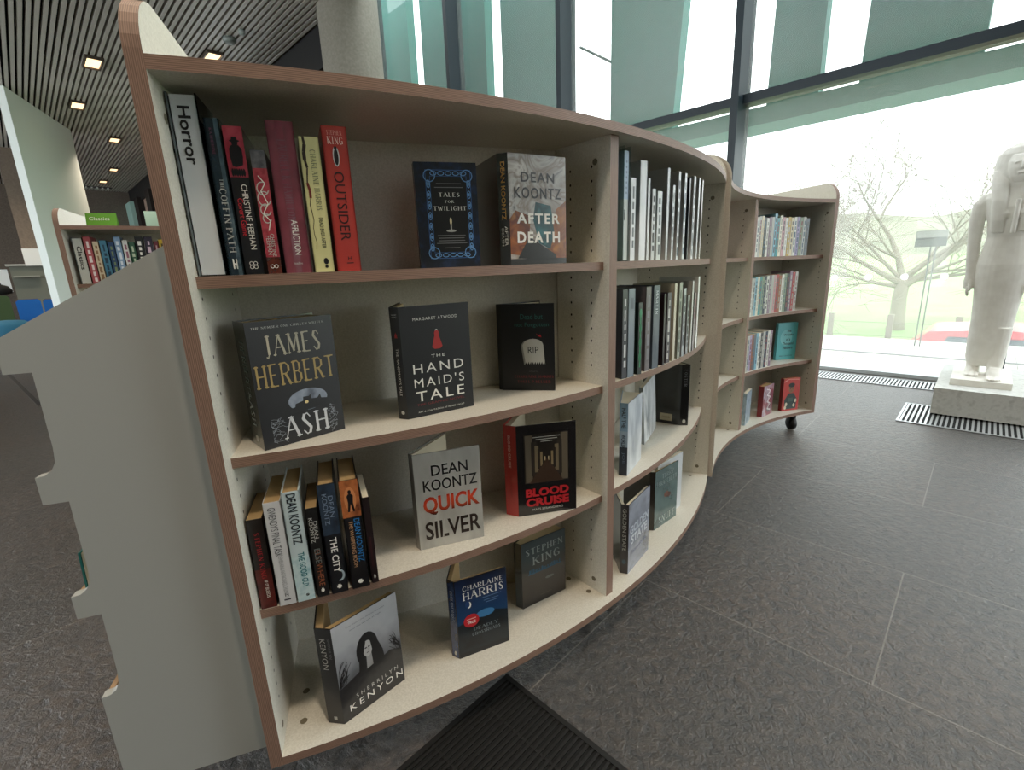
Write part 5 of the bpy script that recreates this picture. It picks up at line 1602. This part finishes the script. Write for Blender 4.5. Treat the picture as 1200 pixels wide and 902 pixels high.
m = MB(); azbox(m, -45.5, -42.9, 19.3, .8, 1.64, 1.69, mat('#b8bab2', .5)); m.build('worktop', t)
m = MB(); azbox(m, -45.2, -43.6, 19.2, .19, 1.33, 1.37, mat('#9a9c92', .5)); m.build('ledge', t)
mb = MB(); azbox(mb, -46.9, -45.45, 19.4, .1, .95, 1.56, mat('#e6ecee', .4)); struct(mb.build('window_8'))
mb = MB(); azbox(mb, -35.6, -34.6, 14, .1, 2.05, 2.62, mat('#a9cdc2', .5))
tag(mb.build('notice_board'), 'pale mint notice board on the far side wall', 'notice board')

def chair(label, az, d, wd, hh, c, side, rz):
    q = az_pt(az, d)
    t = thing('lounge_chair', label, 'chair', (q.x, q.y, 0), math.radians(rz), 'low lounge chairs across the hall')
    m = MB(); m.box((-wd / 2, -.25, .25), (wd / 2, .30, .42), mat(c, .8)); m.build('seat', t, True)
    m = MB(); m.slab(Frame((-wd / 2, -.26, .30), (1, 0, 0), (0, -.12, 1)), [(0, 0), (wd, 0), (wd, hh - .34), (wd - .04, hh - .30), (.04, hh - .30), (0, hh - .34)], .09, mat(c, .8), mat(side, .8)); m.build('backrest', t, True)
    for x in (-wd / 2 + .04, wd / 2 - .04):
        for y in (-.2, .24):
            m = MB(); m.tube([(x, y, .25), (x, y, 0.001)], .014, BLACK, 8); m.build('leg', t, True)
    return t
chair('bright blue chair on the left of two far behind the display rack', -44.75, 13.2, .34, .83, '#1563b0', '#16204a', 45)
chair('bright blue chair on the right of two far behind the display rack', -43.2, 14.0, .34, .80, '#1563b0', '#16204a', 45)
chair('dark green chair with a black seat at the left edge of the hall', -46.9, 15.6, .62, .90, '#3e5330', '#1a1a1c', 45)
q = az_pt(-46.4, 12.6)
t = thing('pouffe', 'round teal-blue padded pouffe at the left edge of the hall', 'stool', (q.x, q.y, 0))
m = MB(); m.lathe([(.28, .03), (.34, .08), (.36, .25), (.34, .40), (.25, .47), (.05, .49)], mat('#2a6a86', .8), (0, 0), 24); m.build('cushion', t, True)
m = MB(); m.lathe([(.25, .001), (.25, .03)], BLACK, (0, 0), 20); m.build('base', t, True)
q = az_pt(-46.3, 15.9)
t = thing('black_bag', 'black bag perched on the back of the dark green chair', 'bag', (q.x, q.y, .905))
m = MB(); m.lathe([(.10, .0), (.22, .03), (.24, .10), (.18, .19), (.06, .24)], mat('#0d0d0e', .8), (0, 0), 14); m.build('pouch', t, True)
m = MB(); m.tube([(-.10, 0, .2), (-.08, 0, .32), (.08, 0, .32), (.10, 0, .2)], .012, BLACK, 6); m.build('handle', t, True)
a_, b_ = Vector((-6.35, 5.9, 0)), Vector((-4.32, 4.2, 0))
mb = MB()
dd_ = (b_ - a_).normalized(); nn_ = Vector((-dd_.y, dd_.x, 0)) * .016
mb.prism(ccw([((p).x, (p).y) for p in (a_ - nn_, b_ - nn_, b_ + nn_, a_ + nn_)]), 0.0, .006, mat('#1c1512', .5))
struct(mb.build('trim_16'))

# second bulging bookcase behind, with its row of books and green shelf card
rot_ = 9.0
e0, e1, em = A0 + rot_, A1 + rot_, AM + rot_
CD = (-2.29 - RA * math.cos(math.radians(e0)), 2.58 - RA * math.sin(math.radians(e0)))
bookcase('second curved plywood bookcase standing behind the stepped display rack', CD, RA, e0, e1, em, -1, .325, .195, (-2.0, 3.1, 0), holes=False)
def rowD(z, a, specs, grp, where):
    for i, (hue, hx, w_, h, mk) in enumerate(specs):
        q = pol(CD, RA - .05, a)
        qn = pol(CD, RA - .05, a + math.degrees(w_ / RA))
        hd = math.degrees(math.atan2(qn[1] - q[1], qn[0] - q[0]))
        book('%s book on the far bookcase shelf behind the rack, %s' % (hue, where[i]), q, hd, w_ * .85, .13, h, z, mat(hx, .4, coat=.3), sart=small_marks(mat(mk, .4), 6, i), pages=PAPERW, group=grp)
        a += math.degrees(w_ / RA)
q = pol(CD, RA - .05, e0 + .5)
t = thing('sign_holder', 'clear plastic sign holder at the left end of the far bookcase shelf', 'sign', (q[0], q[1], Z1 + .0004), math.radians(28))
m = MB(); m.box((.003, .002, .001), (.042, .08, .235), mat('#c9ccc6', .5))
fr = Frame((.003, .002, 0), (1, 0, 0), (0, 0, 1)); m.down(fr, 'Classics', .02, .135, .12, .020, INK, bold=.02); m.build('paper_insert', t, True)
m = MB(); m.box((0, 0, 0), (.0025, .08, .24), mat('#5c6468', .2)); m.box((.0425, 0, 0), (.045, .08, .24), ACR); m.build('holder', t, True)
rowD(Z1, e0 + 1.75, [('red and white', '#b0575c', .036, .245, '#e8dedc'), ('cream', '#cdbfa4', .030, .22, '#8a6a4c'), ('teal-blue', '#4a7c94', .036, .225, '#20384a'), ('dark blue', '#2a4468', .030, .215, '#7a8a5c'), ('pale blue', '#7f9cba', .034, .245, '#d8dfe6'), ('white', '#d2d4d0', .028, .225, '#8c5a6a'), ('dark green', '#28503c', .032, .215, '#b8c4ac'), ('black', '#17181c', .042, .245, '#e6e4dc'), ('dark purple', '#2a2236', .044, .245, '#cdb8c8'), ('maroon', '#6a2430', .022, .22, '#c0a0a0'), ('yellow', '#c4a22c', .036, .23, '#5a4a1c')],
     'books on the far bookcase shelf', ['after the sign holder', 'second along', 'third along', 'fourth along', 'fifth along', 'slim, mid row', 'left of a black one', 'with white lettering', 'right of the black one', 'thin', 'at the row end'])
q = pol(CD, RA - .10, e0 + 2.3)
cd = Vector((q[0], q[1], 1.3545))
t = thing('shelf_card', 'green folded card standing on top of the far bookcase', 'sign', cd, math.radians(22))
m = MB()
m.slab(Frame((0, 0, 0), (1, 0, 0), (0, .25, 1)), [(0, 0), (.135, 0), (.135, .075), (0, .075)], .002, mat('#5f9a2a', .5))
m.slab(Frame((0, .04, 0), (1, 0, 0), (0, -.25, 1)), [(0, 0), (.135, 0), (.135, .075), (0, .075)], .002, mat('#5f9a2a', .5))
fr = Frame((0, 0, 0), (1, 0, 0), (0, .25, 1)); m.text(fr, 'Classics', .06, .045, .09, .018, WHITE)
m.build('card', t, True)

# ---------------------------------------------------------------- ceiling lights and sensors
GLOW = emat('#ffd6a2', 1.7)
def ceiling_light(label, u, v, power, size=.16):
    t = thing('ceiling_light', label, 'ceiling light', UV(u, v, 3.975), -math.pi / 4, 'recessed ceiling downlights')
    m = MB()
    for a in ((-.22, -.10, .22, -.08), (-.22, .08, .22, .10), (-.22, -.08, -.20, .08), (.20, -.08, .22, .08)):
        m.box((a[0], a[1], -.012), (a[2], a[3], .06), mat('#4a3f34', .5))
    m.build('frame', t, True)
    m = MB(); m.box((-.20, -.08, .01), (.20, .08, .02), GLOW); m.build('diffuser', t, True)
    if power:
        l = bpy.data.lights.new('lamp', 'AREA'); l.shape = 'RECTANGLE'; l.size = .30; l.size_y = .12
        l.energy = power; l.color = (1.0, .83, .64); l.spread = math.radians(125)
        o = bpy.data.objects.new('lamp', l); COL.objects.link(o); o.parent = t; o.location = (0, 0, -.002)
    return t
for lb, u, v, pw in (
    ('ceiling downlight nearest the top of the horror bookcase, above its left side', -7.97, 2.44, 0),
    ('ceiling downlight high at the left, closest of the first row', -9.12, 1.30, 0),
    ('ceiling downlight above the end of the white pillar top', -11.32, 1.28, 0),
    ('far ceiling downlight just above the last ceiling grille', -18.98, 2.33, 0),
    ('far ceiling downlight second from the end wall', -16.92, 2.35, 0)):
    ceiling_light(lb, u, v, pw)
for u, v in ((.15, .2), (-1.93, .2), (2.23, .2), (.15, -1.0), (2.23, 1.3), (-1.93, -1.0), (-4.2, .2), (-4.2, 1.3), (-3.9, 2.44), (4.3, 1.3), (-6.3, .2), (-13.5, 2.0), (-13.5, -.8), (-17.5, .8)):  # unseen downlights added to light the hall; the first follows from shelf shadows
    o = ceiling_light('unseen ceiling downlight added in the slatted ceiling, out of the picture', u, v, LAMP_W * (1.5 if u < -10 else (1.0 if (u, v) == (.15, .2) else .4)))
q = UV(-7.26, 2.47, 3.94)
t = thing('ceiling_sensor', 'small round grey sensor on the slatted ceiling', 'sensor', q)
m = MB(); m.lathe([(.05, 0), (.075, .02), (.08, .06)], mat('#8a938f', .5), (0, 0), 18); m.build('dome', t, True)
q = UV(-6.95, 2.52, 3.955)
m = MB(); m.lathe([(.035, 0), (.04, .045)], mat('#9aa39f', .5), (0, 0), 14)
t = thing('ceiling_sensor', 'tiny pale sensor next to the round grey one', 'sensor', q); m.build('dome', t, True)
q = UV(-20.2, 2.2, 3.9)
t = thing('ceiling_vent', 'slotted pale grille at the far end of the ceiling', 'vent', q, -math.pi / 4)
m = MB(); m.box((-.1, -.45, .08), (.1, .45, .10), mat('#3a3936', .6)); m.build('backing', t, True)
m = MB()
for k in range(7):
    m.box((-.10, -.45 + k * .13, .05), (.10, -.41 + k * .13, .08), mat('#d8dad6', .5))
m.build('slats', t, True)

# unseen walls added to hold back sky light behind and right of the camera
mb = MB(); uvbox(mb, -0.8, -6.2, 0, 6.2, -6.0, 4.2, mat('#c3c3be', .8)); struct(mb.build('added_wall_back'))
mb = MB(); uvbox(mb, 6.0, -6.0, 0, 6.2, 3.3, 4.2, mat('#c3c3be', .8)); struct(mb.build('added_wall_right'))
